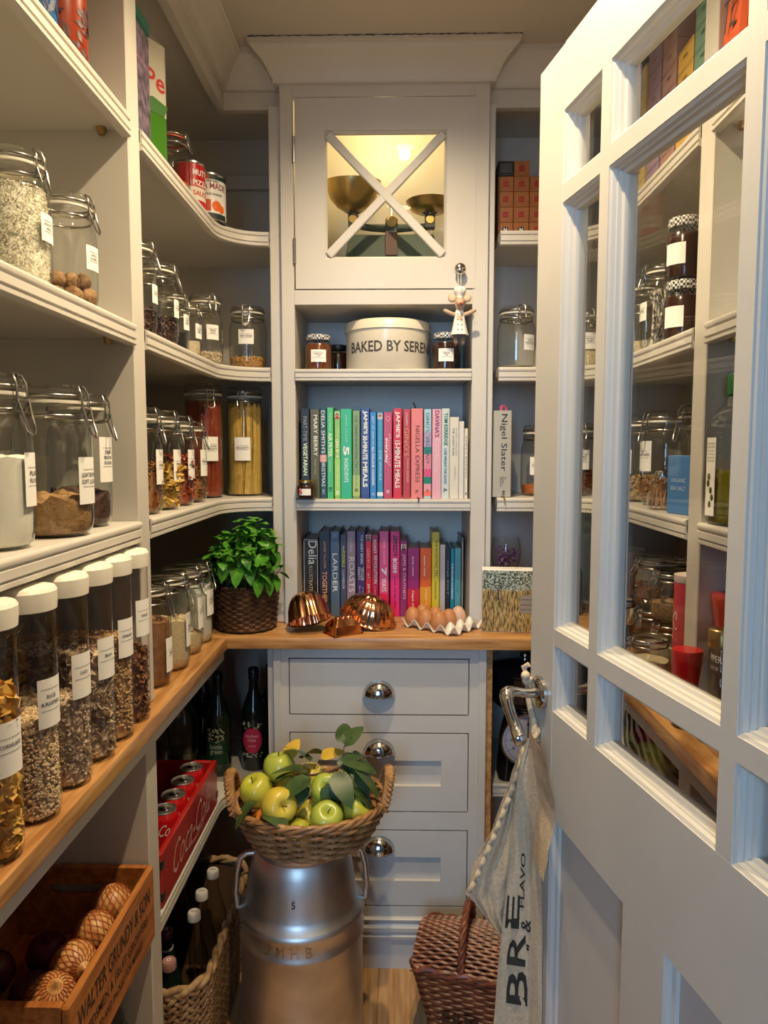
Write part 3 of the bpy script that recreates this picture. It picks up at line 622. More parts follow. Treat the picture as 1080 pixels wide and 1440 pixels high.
def dispenser(label, y, lines, fill, level, seed, x=-.462, rz=0, lz=.09):
    w, d, H = .070, .20, .288; rnd = random.Random(seed)
    c = thing('cereal_tub', label, 'container', (x+.017, y+.010 if y < 1.2 else y, ZT), rz, 'clear cereal tubs with white lids')
    P = stad(w, d)
    ob('body', loft(B(), [(inset(P, .006), 0), (inset(P, .001), .006), (P, .02), (P, H)], True, False), 'plastic_clear', c, smooth=50)
    ld = ob('lid', loft(B(), [(inset(P, -.002), H-.012), (inset(P, -.003), H), (inset(P, -.003), H+.012), (inset(P, 0), H+.017), (inset(P, .006), H+.0185)], False, True), 'white_plastic', c, smooth=25)
    Q = [(x_, y_) for x_, y_ in inset(P, -.0038) if x_ > -.07]
    ob('flap', B().box(-.09, -.0905, -.032, .032, H+.0186, H+.0192).box(-.046, -.0465, w/2-.001, w/2+.0034, H-.010, H+.013).box(-.046, -.0465, -w/2-.0034, -w/2+.001, H-.010, H+.013), 'seal', ld, smooth=0)
    for sg in (1, -1): g = B().tube([(-.035+.016*math.cos(PI*i/8)*-1, sg*(w/2+.0005), H-.014-.020*math.sin(PI*i/8)) for i in range(9)], .0022, 6); ob('grip', g, 'plastic_clear', c, smooth=60)
    # label wrapped over the rounded front
    r = w/2+.0008; f = lambda q: (lambda s_, z: (-w/2+q*math.cos(s_/r), q*math.sin(s_/r), z))
    b = B(); gg = f(r); b.grid(lambda u, v: gg(-.030+.040*u, lz+.064*v), 10, 1); lb = ob('label', b, 'paper', c, smooth=60)
    t = B(); gg = f(r+.0006); zc = lz+.036; n = len(lines)
    for i, s_ in enumerate(lines): put_text(t, s_, min(.030, len(s_)*.0036), .0048, lambda X, Y: gg(-.011+X, zc+Y-(i-(n-1)/2)*.0095), .01)
    for q in (zc+n*.0055+.003, zc-n*.0055-.003): t.grid(lambda u, v: gg(-.026+.030*u, q+.0006*v), 4, 1)
    ob('lettering', t, 'ink', lb, smooth=0)
    m, kind, size, n = fill; top = H*level; I = inset(P, .006+size*.6)
    ob('contents_core', loft(B(), [(I, .004), (I, top-size), (inset(I, .03, w-.012, d-.012), top-size*.4)]), m, c, smooth=0)
    I = inset(P, .003+size*.5); per = []; tot = 0
    for i in range(len(I)):
        a, e = I[i], I[(i+1) % len(I)]; l = math.dist(a, e); per.append((tot, l, a, e)); tot += l
    pts = []
    while len(pts) < n:
        s_ = rnd.random()*tot
        for t0, l, a, e in per:
            if t0 <= s_ < t0+l:
                k = (s_-t0)/l; px, py = a[0]+(e[0]-a[0])*k, a[1]+(e[1]-a[1])*k; break
        if px < -.16: continue
        if len(pts) % 6 == 0: pts.append((-.1+(px+.1)*rnd.random()**.5, py*rnd.random()**.5, top-size*rnd.random()))
        else: pts.append((px, py, rnd.uniform(.002+size*1.4, top)))
    b = B(); scatter(b, pts, kind, size, rnd); o = ob('contents', b, m, c, smooth=0); o['kind'] = 'stuff'
dispenser('clear cereal tub of golden cornflakes', .805, ['CORNFLAKES'], ('cornflake', 'flake', .0075, 1500), .70, 1, lz=.105)
dispenser('clear cereal tub of puffed rice with a lettered front label', .903, ['RICE', 'KRISPIES'], ('puffed', 'nug', .0036, 3600), .47, 2, lz=.125)
dispenser('clear cereal tub of pale bran flakes', 1.000, ['OATS'], ('bran', 'flake', .0032, 3600), .44, 3, lz=.130)
dispenser('clear cereal tub of large grey oat flakes', 1.088, ['BRAN'], ('oat', 'flake', .0062, 1800), .60, 4, lz=.130)
dispenser('clear cereal tub of brown granola', 1.1695, ['GRANOLA'], ('granola', 'nug', .0036, 2200), .60, 5, lz=.14)
dispenser('clear cereal tub of dark wheat flakes against the shelf divider', 1.2605, ['WHEAT'], ('wheat', 'flake', .005, 1500), .45, 6, lz=.155)

# ------------------------------------------------------------------ tins on the top shelf
def lid_tin(c, R, H, m='steel'):
    ob('top_rim', B().lathe([(.0001,H-.004),(R*.90,H-.004),(R*.97,H-.001),(R+.0012,H),(R+.0015,H-.004),(R,H-.006)], 36), m, c)
    ob('foot_rim', B().lathe([(R,.006),(R+.0015,.004),(R+.0012,0),(.0001,0)], 36), m, c)
def bent(b, t, w, h, R, zc, ang=0, bold=.012, shear=0):
    put_text(b, t, w, h, lambda x, y: (R*math.sin(x/R+ang), -R*math.cos(x/R+ang), zc+y), bold, shear)
def band(R, z0, z1, a0=-PI, a1=PI, n=32): return B().grid(lambda u, v: (R*math.sin(a0+(a1-a0)*u), -R*math.cos(a0+(a1-a0)*u), z0+(z1-z0)*v), n, 1)
RED = srgb(190,22,28); DKR = srgb(150,20,30); WHT = (.85,.84,.80)
c = thing('food_tin', 'white tin of prepared oranges with orange fruit print', 'tin', (-.494, 1.925, Z3), rad(32), 'food tins on the top shelf')
R, H = .047, .116
ob('body', B().lathe([(R, .005), (R, H-.005)], 40), flat(WHT, .35), c); lid_tin(c, R, H)
ob('band', band(R+.0004, H-.016, H-.006), flat(srgb(15,50,45)), c); ob('band', band(R+.0005, H-.016, H-.006, -1.0, -.2, 10), flat(srgb(205,85,25)), c); ob('band', band(R+.0004, .006, .018, -.9, .9, 16), flat(srgb(20,45,50)), c)
t = B(); bent(t, 'MA MADE', .078, .015, R+.0006, H-.032); ob('lettering', t, flat(srgb(140,25,40)), c, smooth=0)
t = B(); bent(t, 'PREPARED', .030, .0042, R+.0006, H-.0205); bent(t, 'SEVILLE ORANGES', .052, .0055, R+.0006, H-.052); bent(t, 'THIN CUT', .026, .004, R+.0006, .012); ob('lettering', t, 'ink', c, smooth=0)
t = B()
for dx, dz, r in ((.010,.036,.013),(.024,.030,.010)): t.add([(0,0,0)]+[(math.cos(i*PI/8)*r, math.sin(i*PI/8)*r, 0) for i in range(16)], [(0,1+i,1+(i+1) % 16) for i in range(16)]); t.v[-17:] = [((R+.0007)*math.sin((dx+p[0])/R), -(R+.0007)*math.cos((dx+p[0])/R), dz+p[1]) for p in t.v[-17:]]
ob('orange_print', t, flat(srgb(230,105,20)), c, smooth=0)
ob('jar_print', band(R+.0006, .022, .050, -.45, -.12, 6), flat(srgb(200,70,25)), c)
c = thing('food_tin', 'red tin of pizza sauce between the red-lidded jar and white tin', 'tin', (-.512, 1.828, Z3), rad(62), 'food tins on the top shelf')
R, H = .0375, .112
ob('body', B().lathe([(R, .005), (R, H-.005)], 40), flat(RED, .3, .3), c); lid_tin(c, R, H)
ob('band', band(R+.0004, .022, .052, -1.1, 1.1, 16), flat(srgb(225,215,200)), c)
t = B(); bent(t, 'MUTTI', .046, .014, R+.0006, H-.026, 0, .02); ob('lettering', t, 'white_ink', c, smooth=0)
t = B(); bent(t, 'PIZZA', .046, .013, R+.0007, .062, 0, .02); ob('lettering', t, 'white_ink', c, smooth=0)
t = B(); bent(t, 'SAUCE', .046, .012, R+.0007, .038, 0, .02); ob('lettering', t, flat(RED), c, smooth=0)
clip_jar('squat clip-top jar with orange red seal on the top shelf', (-.520, 1.706, Z3), FL-.2, .043, .135, None, ('lentil', 'powder', .004, 0), .18, 21, lid='glass', seal='seal_red')
c = thing('oil_can', 'tall white and green olive oil can on the top shelf', 'can', (-.532, 1.548, Z3), rad(62))
P = [(x*1.0, y) for x, y in [(sx*(.045-.014)+.014*math.cos(rad(a)), sy*(.036-.014)+.014*math.sin(rad(a))) for sx, sy, a0 in ((1,1,0),(-1,1,90),(-1,-1,180),(1,-1,270)) for a in (a0, a0+30, a0+60, a0+90)]]
ob('body', loft(B(), [(P, .004), (P, .105)]), flat(srgb(62,118,28), .25, .3), c, smooth=40); ob('upper_body', loft(B(), [(P, .105), (P, .246)], False), flat(srgb(200,196,180), .25, .3), c, smooth=40)
ob('rim', loft(B(), [([(x*1.03, y*1.03) for x, y in P], .246), ([(x*1.03, y*1.03) for x, y in P], .252)]), 'steel', c); ob('foot', loft(B(), [([(x*1.03, y*1.03) for x, y in P], 0), ([(x*1.03, y*1.03) for x, y in P], .004)]), 'steel', c)
ob('cap', B().lathe([(.0001,.272),(.013,.272),(.014,.268),(.014,.252)], 20), flat(srgb(40,110,30)), c)
t = B(); put_text(t, 'Pe', .050, .040, lambda x, y: (.008+x, -.0364, .170+y), .015); ob('lettering', t, flat(RED), c, smooth=0)
t = B(); t.add([(-.03,-.0366,.105),(.03,-.0366,.105),(.04,-.0366,.128),(.0,-.0366,.136),(-.04,-.0366,.122)], [(0,1,2,3,4)]); ob('leaf_print', t, flat(srgb(45,105,25)), c, smooth=0)
c = thing('keepsake_tin', 'lilac floral storage box with teal lid beside the oil can', 'box', (-.545, 1.410, Z3), rad(90))
ob('body', B().box(-.044, .044, -.065, .065, 0, .205), mat('lilac', srgb(120,105,125), .5, col2=srgb(60,50,62), nscale=60), c, bevel=.003)
ob('lid', B().box(-.046, .046, -.067, .067, .205, .232), flat(srgb(20,85,75)), c, bevel=.004)
t = B(); put_text(t, 'DARJEELING', .07, .012, lambda x, y: (x, -.0656, .14+y), .0); ob('lettering', t, flat(srgb(190,140,170)), c, smooth=0)
# tall tins of the front bay top shelf
def shake(label, y, R, H, m, lidm, pm, txt, x=-.525, rz=FL):
    c = thing('drinks_tin', label, 'tin', (x, y, Z3), rz, 'tall round tins on the top shelf')
    ob('body', B().lathe([(.0001,.001),(R*.94,0),(R,.004),(R,H-.03),(R*.96,H-.022)], 36), m, c, smooth=50); ob('lid', B().lathe([(.0001,H),(R*.92,H),(R*.98,H-.004),(R*.98,H-.022)], 36), lidm, c)
    t = B(); rnd = random.Random(int(y*100))
    for k in range(26):
        a = rnd.uniform(-1.3, 1.3); z = rnd.uniform(.012, H*.42); l = rnd.uniform(.006, .016); an = rnd.uniform(0, 6.28)
        pts = [(l*math.cos(an)*s_ + w*math.sin(an), l*math.sin(an)*s_ - w*math.cos(an)) for s_, w in ((-1,0),(-.3,.004),(.4,.0045),(1,0),(.4,-.0045),(-.3,-.004))]
        t.add([((R+.0006+k*.00002)*math.sin(a+px/R), -(R+.0006+k*.00002)*math.cos(a+px/R), z+.004+pz) for px, pz in pts], [(0,1,2,3,4,5)])
    ob('leaf_print', t, pm, c, smooth=0)
    if txt: t = B(); bent(t, txt, .05, .010, R+.0008, H*.60); ob('lettering', t, flat(srgb(230,190,120)), c, smooth=0)
shake('tall blue tin with dark floral print on the top shelf', 1.075, .038, .21, flat(srgb(45,105,165), .3, .3), flat(srgb(50,110,170)), flat(srgb(18,40,90)), None)
shake('tall orange tin with dark floral print and green lid', 1.178, .038, .235, flat(srgb(160,56,20), .3, .3), flat(srgb(30,130,95)), flat(srgb(75,18,22)), 'CHAI LATTE')
shake('tall dark red tin beside the blue floral tin', .975, .038, .21, flat(srgb(150,30,18), .3, .3), flat(srgb(150,40,20)), flat(srgb(80,10,10)), None)

# ------------------------------------------------------------------ books
def bxx(px, Y): return (-.039+(px-540)*.001903)*(Y/1.98)
def bzz(py, Y): return 1.4+(1.62-(py-519)*.001923-1.4)*(Y/1.98)
def book(label, x0, x1, top, base, Y, col, depth, texts=(), blocks=(), group=None, lean=0, extra=None):
    X0, X1 = bxx(x0, Y)+.0004, bxx(x1, Y)-.0004; H = bzz(top, Y)-base; w = X1-X0
    k = thing('cookbook', label, 'book', ((X0+X1)/2, Y, base), 0, group)
    if lean: k.rotation_euler = (0, lean, 0)
    h = w/2; t = min(.0022, w*.2); m = flat(col, .4, .15)
    ob('cover', B().prism([(-h, depth), (-h, .002), (-h+.0015, 0), (h-.0015, 0), (h, .002), (h, depth), (h-t, depth), (h-t, .005), (-h+t, .005), (-h+t, depth)], 0, H), m, k, smooth=0)
    ob('pages', B().box(-h+t+.0001, h-t-.0001, .006, depth-.004, .003, H-.004), 'page', k, smooth=0)
    zof = lambda py: bzz(py, Y)-base
    for y0, y1, c in blocks:
        ob('colour_block', B().box(-h+.0002, h-.0002, -.0003, .0002, max(zof(y1), .0005), min(zof(y0), H-.0003)), flat(c, .4, .15), k, smooth=0)
    for s_, c, y0, y1, fr, off, bold in texts:
        za, zb = zof(y0), zof(y1); b = B()
        put_text(b, s_, abs(za-zb), w*fr, lambda x, y: (w*off+y, -.0007, (za+zb)/2-x), bold)
        ob('lettering', b, flat(c, .5), k, smooth=0)
    return k
W_ = srgb(235,238,232); KK = srgb(20,20,25)
G2 = 'upright cookbooks arranged by colour above the worktop shelf'; G3 = 'upright cookbooks standing behind the copper moulds'
Yb = 2.004; Bs = 1.2685
def portrait(k, zc, w, c1, c2):
    ob('portrait', B().box(-w/2, w/2, -.0006, 0, zc-w*.6, zc+w*.6), flat(srgb(225,215,205)), k, smooth=0)
    ob('portrait_hair', B().lathe([(.0001,0),(w*.36,0)], 14, T(0, -.0009, zc+w*.12) @ Matrix.Rotation(PI/2, 4, 'X')), flat(srgb(40,22,16)), k, smooth=0)
    ob('portrait_face', B().lathe([(.0001,0),(w*.22,0)], 12, T(0, -.0012, zc+w*.06) @ Matrix.Rotation(PI/2, 4, 'X')), flat(c1), k, smooth=0)
    ob('portrait_shirt', B().box(-w*.42, w*.42, -.0010, -.0005, zc-w*.6, zc-w*.22), flat(c2), k, smooth=0)
SK = srgb(205,150,125)
D = .19
book('near-black vegetarian cookbook at the end of the upper book row', 421, 433.7, 574, Bs, Yb, srgb(22,26,38), D, [('PART-TIME', srgb(150,155,165), 585, 620, .45, 0, 0), ('VEGETARIAN', srgb(225,245,215), 622, 668, .48, 0, .02)], group=G2)
book('olive brown cookbook with white capitals', 434.3, 448, 575, Bs, Yb, srgb(88,84,48), D, [('MARY BERRY', W_, 583, 641, .40, .08, .01), ('Simple Cakes', srgb(200,195,160), 645, 667, .22, .02, 0)], group=G2)
book('dark green christmas cookbook with a small pink block', 448, 458.3, 574, Bs, Yb, srgb(18,52,50), D, [('DELIA SMITH\'S', W_, 577, 637, .52, 0, .0), ('CHRISTMAS', W_, 640, 684, .46, 0, .0), ('BBC', srgb(200,210,210), 688, 695, .3, 0, 0)], [(639, 649, srgb(215,140,140))], group=G2)
book('bright green air fryer cookbook', 458.3, 468, 572.5, Bs, Yb, srgb(62,178,84), D, [('THE ULTIMATE', srgb(180,235,180), 580, 605, .3, 0, 0), ('AIR FRYER', srgb(215,250,205), 608, 642, .62, .0, .02), ('COOKBOOK', srgb(170,225,170), 645, 664, .28, 0, 0), ('E', srgb(20,90,40), 685, 692, .5, 0, .02)], group=G2)
k = book('lime green cookbook with portrait photo on its spine', 469, 477.6, 577, Bs, Yb, srgb(128,178,30), D, [('VEGGIE', srgb(220,240,150), 600, 616, .35, .1, 0), ('LEAN IN 15', srgb(235,250,190), 617, 643, .55, 0, .02), ('JOE WICKS', srgb(235,245,190), 653, 684, .42, 0, .0), ('o', W_, 690, 696, .5, 0, .03)], [(645, 697.5, srgb(150,200,20))], group=G2); portrait(k, bzz(584, Yb)-Bs, .014, SK, srgb(185,50,35))
book('wide emerald green cookbook with large numeral five', 477.6, 494.4, 574.5, Bs, Yb, srgb(10,165,95), D, [('JAMIE OLIVER', srgb(150,230,185), 583, 622, .22, 0, 0), ('5', W_, 627, 640, .50, 0, .03), ('INGREDIENTS', srgb(215,250,230), 644, 678, .34, 0, .01)], group=G2)
book('moss green cookbook with dark dotted lettering', 495, 505.8, 577, Bs, Yb, srgb(118,140,40), D, [('THE GREEN ROASTING TIN', srgb(45,60,20), 583, 657, .34, 0, 0), ('RUKMINI IYER', srgb(90,110,30), 660, 684, .2, 0, 0), ('S', KK, 686, 692, .4, 0, .02)], [(668, 697.5, srgb(165,180,50))], group=G2)
book('navy cookbook with bold white capitals', 506.5, 519.7, 574, Bs, Yb, srgb(16,26,105), D, [("JAMIE'S", W_, 577, 610, .55, 0, .03), ('30-MINUTE', W_, 612, 646, .52, 0, .03), ('MEALS', W_, 649, 685, .52, 0, .03)], group=G2)
book('bright blue all colour cookbook', 519.7, 529.3, 579, Bs, Yb, srgb(18,110,175), D, [('BEST OF HAMLYN', srgb(200,225,240), 585, 625, .30, 0, 0), ('ALL COLOUR COOKING', W_, 627, 682, .36, 0, .02), ('C', W_, 693, 697, .4, 0, 0)], group=G2)
k = book('turquoise blue cookbook with portrait photo and white foot', 530, 539, 579, Bs, Yb, srgb(20,125,170), D, [('THE FAT-LOSS PLAN', srgb(120,195,220), 590, 630, .3, 0, 0), ('JOE WICKS', srgb(190,230,240), 632, 675, .45, 0, .0)], [(692, 697.5, srgb(215,220,230))], group=G2); portrait(k, bzz(585, Yb)-Bs, .013, SK, srgb(200,205,215))
book('crimson cookbook with rounded white lettering', 539.2, 552, 579, Bs, Yb, srgb(176,28,62), D, [('MasterChef', srgb(240,150,170), 610, 655, .34, .18, 0), ('everyday', W_, 615, 651, .40, -.16, .02), ('o', srgb(225,140,160), 584, 592, .55, 0, -.01), ('BBC', W_, 689, 694, .32, 0, 0)], group=G2)
book('scarlet cookbook with tall white brush capitals', 553, 565.7, 574, Bs, Yb, srgb(200,22,34), D, [("JAMIE'S", W_, 578, 615, .56, 0, .02), ('15-MINUTE', W_, 619, 657, .60, 0, .02), ('MEALS', W_, 660, 686, .52, 0, .02)], group=G2)
book('rose red cookbook with outlined gold capitals', 567, 578, 575, Bs, Yb, srgb(178,52,58), D, [("GINO'S", srgb(225,165,110), 601, 641, .60, 0, -.01), ('ITALIAN EXPRESS', srgb(235,180,150), 644, 678, .26, .15, 0), ('D\'ACAMPO', srgb(240,200,190), 580, 598, .3, 0, 0)], group=G2)
k = book('wide salmon pink cookbook with a dark ribbon marker', 578.5, 595.8, 574, Bs, Yb, srgb(220,125,122), D, [('NIGELLA', srgb(110,30,40), 598, 636, .34, .05, 0), ('EXPRESS', srgb(110,30,40), 640, 678, .34, .05, 0), ('K', srgb(110,30,40), 689, 694, .25, 0, 0)], group=G2)
ob('ribbon', B().tube([(-.004,.01,bzz(574,Yb)-Bs-.002),(-.006,.004,bzz(570,Yb)-Bs),(-.011,.0,bzz(566,Yb)-Bs)], .0018, 5).tube([(.002,-.001,.003),(.004,-.006,.001),(.006,-.016,.0026),(.005,-.036,.0026),(.003,-.038,-.008)], .0016, 5), 'black', k)
book('striped cookbook in pale blue, green, pink and coral bands', 597, 607.8, 575, Bs, Yb, srgb(165,200,215), D, [("GINO'S", srgb(50,80,110), 580, 607, .45, 0, 0), ('VEG EASY', srgb(60,70,110), 613, 652, .45, 0, 0), ('K', KK, 688, 693, .3, 0, 0)], [(607, 628, srgb(165,150,185)), (628, 638, srgb(30,125,115)), (638, 659, srgb(215,130,150)), (659, 670, srgb(215,70,120)), (670, 680, srgb(15,125,100)), (680, 690, srgb(225,150,160)), (690, 697.5, srgb(235,110,80))], group=G2)
book('pale pink cookbook with plum capitals', 608.5, 622, 575, Bs, Yb, srgb(222,165,182), D, [("DAVINA'S", srgb(115,30,75), 577, 614, .48, .05, .01), ('Kitchen Favourites', srgb(245,215,220), 618, 664, .42, 0, 0)], group=G2)
book('pale grey cookbook with teal and blue capitals', 622, 633.7, 574, Bs, Yb, srgb(198,208,208), D, [('TOM KERRIDGE', srgb(20,110,85), 580, 626, .48, .05, .02), ('LOSE WEIGHT FOR GOOD', srgb(30,110,150), 630, 680, .34, 0, .02), ('A.', KK, 686, 692, .5, 0, .01)], group=G2)
book('cream diet plan book with small dark lettering', 633.7, 647, 586, Bs, Yb, srgb(215,210,195), D, [('THE 10-DAY PLAN', srgb(70,70,70), 601, 640, .22, -.1, 0), ('YOUNG AND SLIM', srgb(150,185,175), 600, 640, .22, .22, 0), ('SIMPLE', srgb(185,175,150), 655, 675, .2, .1, 0)], group=G2)
book('slim plain white book between the cream and ivory books', 647, 654.5, 592, Bs, Yb, srgb(215,212,208), D, group=G2)
book('thinnest ivory book against the cabinet side', 654.8, 660, 602, Bs, Yb, srgb(222,215,200), D, [('SIMPLY BAKING', KK, 612, 672, .3, 0, 0), ('o', KK, 692, 696, .4, 0, .03)], group=G2)
Yc = 2.075; Bc = CT+.0008; D = .165
k = book('black and white patterned cookbook with script lettering', 422.8, 445, 758, Bc, Yc, srgb(22,20,18), D, [('Delia', W_, 762, 796, .55, .12, 0), ('ILLUSTRATED', srgb(200,185,120), 798, 840, .22, .0, 0)], group=G3)
b = B(); rnd = random.Random(3); wk = bxx(445, Yc)-bxx(422.8, Yc); hk = bzz(758, Yc)-Bc
for i in range(150):
    x, z = rnd.uniform(-wk*.42, wk*.42), rnd.uniform(.02, hk-.01); l = rnd.uniform(.001, .004); a = rnd.random()*3.1
    b.add([(x+l*math.cos(a), -.0004, z+l*math.sin(a)), (x-l*math.cos(a), -.0004, z-l*math.sin(a)), (x+.0006, -.0004, z+.0008)], [(0,1,2)])
o = ob('speckle_print', b, flat(srgb(130,128,120)), k, smooth=0); o['kind'] = 'stuff'
ob('spine_border', B().box(-wk*.46, -wk*.42, -.0005, 0, .01, hk-.004).box(wk*.42, wk*.46, -.0005, 0, .01, hk-.004).box(-wk*.46, wk*.46, -.0005, 0, hk-.006, hk-.004), flat(srgb(205,200,190)), k, smooth=0)
book('dark navy cookbook with coral and cream capitals', 445.7, 462, 748, Bc, Yc, srgb(36,42,60), D, [('JAMIE OLIVER', srgb(215,160,120), 762, 802, .24, 0, 0), ('TOGETHER', srgb(240,175,130), 806, 852, .42, 0, .01)], group=G3)
book('steel blue cookbook with wide white serif style capitals', 462, 476, 748, Bc, Yc, srgb(78,102,128), D, [('LARDER', W_, 780, 836, .50, 0, 0), ('ROBIN GILL', srgb(180,195,210), 751, 757, .5, 0, 0)], group=G3)
book('slim slate cookbook with a yellow green word', 476.5, 486, 753, Bc, Yc, srgb(68,70,92), D, [('the', W_, 769, 775, .3, 0, 0), ('FLEXIBLE', srgb(190,205,60), 776, 800, .45, 0, .02), ('COOKBOOK', srgb(205,205,215), 803, 832, .34, 0, .01)], group=G3)
book('mauve taupe cookbook with large pale capitals', 486, 499, 748, Bc, Yc, srgb(148,128,140), D, [('ROASTS', srgb(225,215,215), 785, 836, .62, .05, 0), ('Laura Mason', srgb(220,210,215), 757, 778, .25, 0, 0)], group=G3)
book('deep purple cookbook with small white capitals', 500, 513, 748, Bc, Yc, srgb(56,26,92), D, [("THE HAIRY BIKERS'", W_, 753, 796, .28, .12, 0), ('VEGGIE', W_, 800, 819, .30, .2, .0), ('FEASTS', W_, 800, 818, .30, -.2, .0), ('Si King', srgb(200,190,215), 829, 842, .25, .2, 0), ('Dave Myers', srgb(200,190,215), 827, 842, .25, -.15, 0)], group=G3)
k = book('narrow red cookbook with portrait photo on its spine', 513, 522, 753, Bc, Yc, srgb(205,22,44), D, [('LEAN IN 15', srgb(255,170,150), 773, 801, .5, 0, 0), ('#1', srgb(255,190,170), 808, 815, .4, 0, 0), ('JOE WICKS', W_, 824, 845, .48, 0, .01)], group=G3); portrait(k, bzz(757, Yc)-Bc, .014, SK, srgb(90,90,90))
book('narrow raspberry cookbook with thin white capitals', 522, 532, 753, Bc, Yc, srgb(176,26,72), D, [('ROAST', W_, 760, 780, .42, 0, 0), ('REVOLUTION', W_, 783, 823, .42, .1, 0), ('A FEAST', srgb(240,180,200), 828, 842, .2, 0, 0)], group=G3)
book('pink cookbook with large white numeral seven', 533, 547, 748, Bc, Yc, srgb(226,82,138), D, [('JAMIE OLIVER', srgb(250,200,215), 758, 796, .26, 0, 0), ('7', W_, 800, 812, .55, 0, .04), ('WAYS', W_, 816, 835, .50, 0, .01)], [(838, 868, srgb(228,40,90))], group=G3)
book('hot pink cookbook with black and white bold capitals', 549, 563, 748, Bc, Yc, srgb(228,38,120), D, [('SPEEDY', KK, 754, 785, .46, .02, .02), ('BOSH!', W_, 787, 808, .46, 0, .03), ('OVER 100 RECIPES', srgb(120,15,60), 812, 858, .24, 0, 0)], group=G3)
k = book('plum magenta preserves book with small round photo', 563, 574, 761, Bc, Yc, srgb(140,26,92), D, [('JAMS & CHUTNEYS', srgb(240,190,215), 781, 846, .46, .05, 0)], group=G3); portrait(k, bzz(771, Yc)-Bc, .014, SK, srgb(60,20,50))
book('short purple over red cookbook with handwritten style title', 574, 591.5, 772, Bc, Yc, srgb(150,20,105), D, [('spring, summer', W_, 784, 813, .16, -.05, .01), ('Nigel Slater', W_, 834, 868, .18, -.05, .01)], [(831, 869, srgb(200,20,44))], group=G3)
book('short orange over yellow cookbook with handwritten style title', 592, 608.7, 772, Bc, Yc, srgb(214,92,14), D, [('autumn, winter', W_, 783, 813, .16, -.1, .01), ('Nigel Slater', srgb(255,225,150), 832, 868, .18, .05, .01)], [(828, 869, srgb(222,150,24))], group=G3)
book('tall mustard yellow cookbook with dark capitals', 609, 620.5, 749, Bc, Yc, srgb(205,190,40), D, [('THE ROASTING TIN', srgb(60,60,20), 760, 812, .36, .1, .0), ('RUKMINI IYER', srgb(80,80,30), 820, 846, .24, 0, 0)], group=G3)
book('plain pale grey book beside the mustard one', 620.8, 629, 767, Bc, Yc, srgb(176,176,182), D, group=G3)
book('thin black book between the grey and blue ones', 629.2, 636, 772, Bc, Yc, srgb(26,30,42), D, [('ONE POT', srgb(150,150,160), 790, 840, .35, 0, 0)], group=G3)
book('slim bright blue cookbook with white capitals', 636.2, 642, 773, Bc, Yc, srgb(20,130,165), D, [('THE MILLION COOKBOOK', W_, 794, 846, .40, 0, .01)], group=G3)
book('pale teal cookbook with faint lettering', 642.2, 651.5, 772, Bc, Yc, srgb(78,150,165), D, [('THE SEAFOOD TABLE', srgb(50,110,125), 782, 836, .3, 0, 0)], group=G3)
book('thin grey pamphlet leaning on the cabinet side', 652.3, 655, 757, Bc, Yc, srgb(150,150,145), D, group=G3)
k = book('thick cream cookbook with large black serif style name on the end wall shelf', 695.5, 722, 577, Z1+.0006, 2.004, srgb(176,172,160), .20, [('Nigel Slater', KK, 582, 662, .42, .05, 0), ('The', KK, 670, 674, .10, .18, 0), ('kitchen', KK, 670, 680, .10, .06, 0), ('diaries II', KK, 670, 683, .10, -.06, 0), ('4th', KK, 689, 697, .2, .1, 0)])
ob('bookmark_tab', B().lathe([(.005,-.001),(.011,-.001),(.011,.001),(.005,.001)], 18, T(.006, .03, bzz(577,2.004)-Z1+.006) @ Matrix.Rotation(PI/2, 4, 'X')), flat(srgb(200,70,110)), k)
ob('ribbon', B().tube([(.0,.0,.001),(.001,-.012,.003),(.002,-.028,.003),(.004,-.033,-.012)], .0022, 5), 'brass', k)

# ------------------------------------------------------------------ cabinet shelf: cake tin and jam jars
c = thing('cake_tin', 'large round cream cake tin with black capitals', 'tin', (-.030, 2.105, 1.6208))
R, H = .119, .138
ob('body', B().lathe([(.0001,.001),(R-.004,0),(R,.004),(R,H-.034),(R+.0006,H-.03),(R,H-.026),(R,H-.01)], 64), 'cream', c, smooth=50)
ob('lid', B().lathe([(.0001,H),(R-.006,H),(R-.001,H-.002),(R+.003,H-.006),(R+.003,H-.024),(R+.0045,H-.027),(R+.0005,H-.0275)], 64), 'cream', c, smooth=50)
t = B(); bent(t, 'BAKED BY SERENA', .285, .030, R+.0006, .062, .205, .02); ob('lettering', t, flat(srgb(70,66,60)), c, smooth=0)
def gingham():
    m = bpy.data.materials.new('gingham'); m.use_nodes = True; N = m.node_tree.nodes; L = m.node_tree.links
    tc = N.new('ShaderNodeTexCoord'); ck = N.new('ShaderNodeTexChecker'); ck.inputs['Scale'].default_value = 190
    ck.inputs[1].default_value = (.85,.84,.80,1); ck.inputs[2].default_value = (.02,.02,.03,1)
    L.new(tc.outputs['Object'], ck.inputs[0]); L.new(ck.outputs[0], N['Principled BSDF'].inputs['Base Color']); N['Principled BSDF'].inputs['Roughness'].default_value = .35; MT['gingham'] = m
gingham()
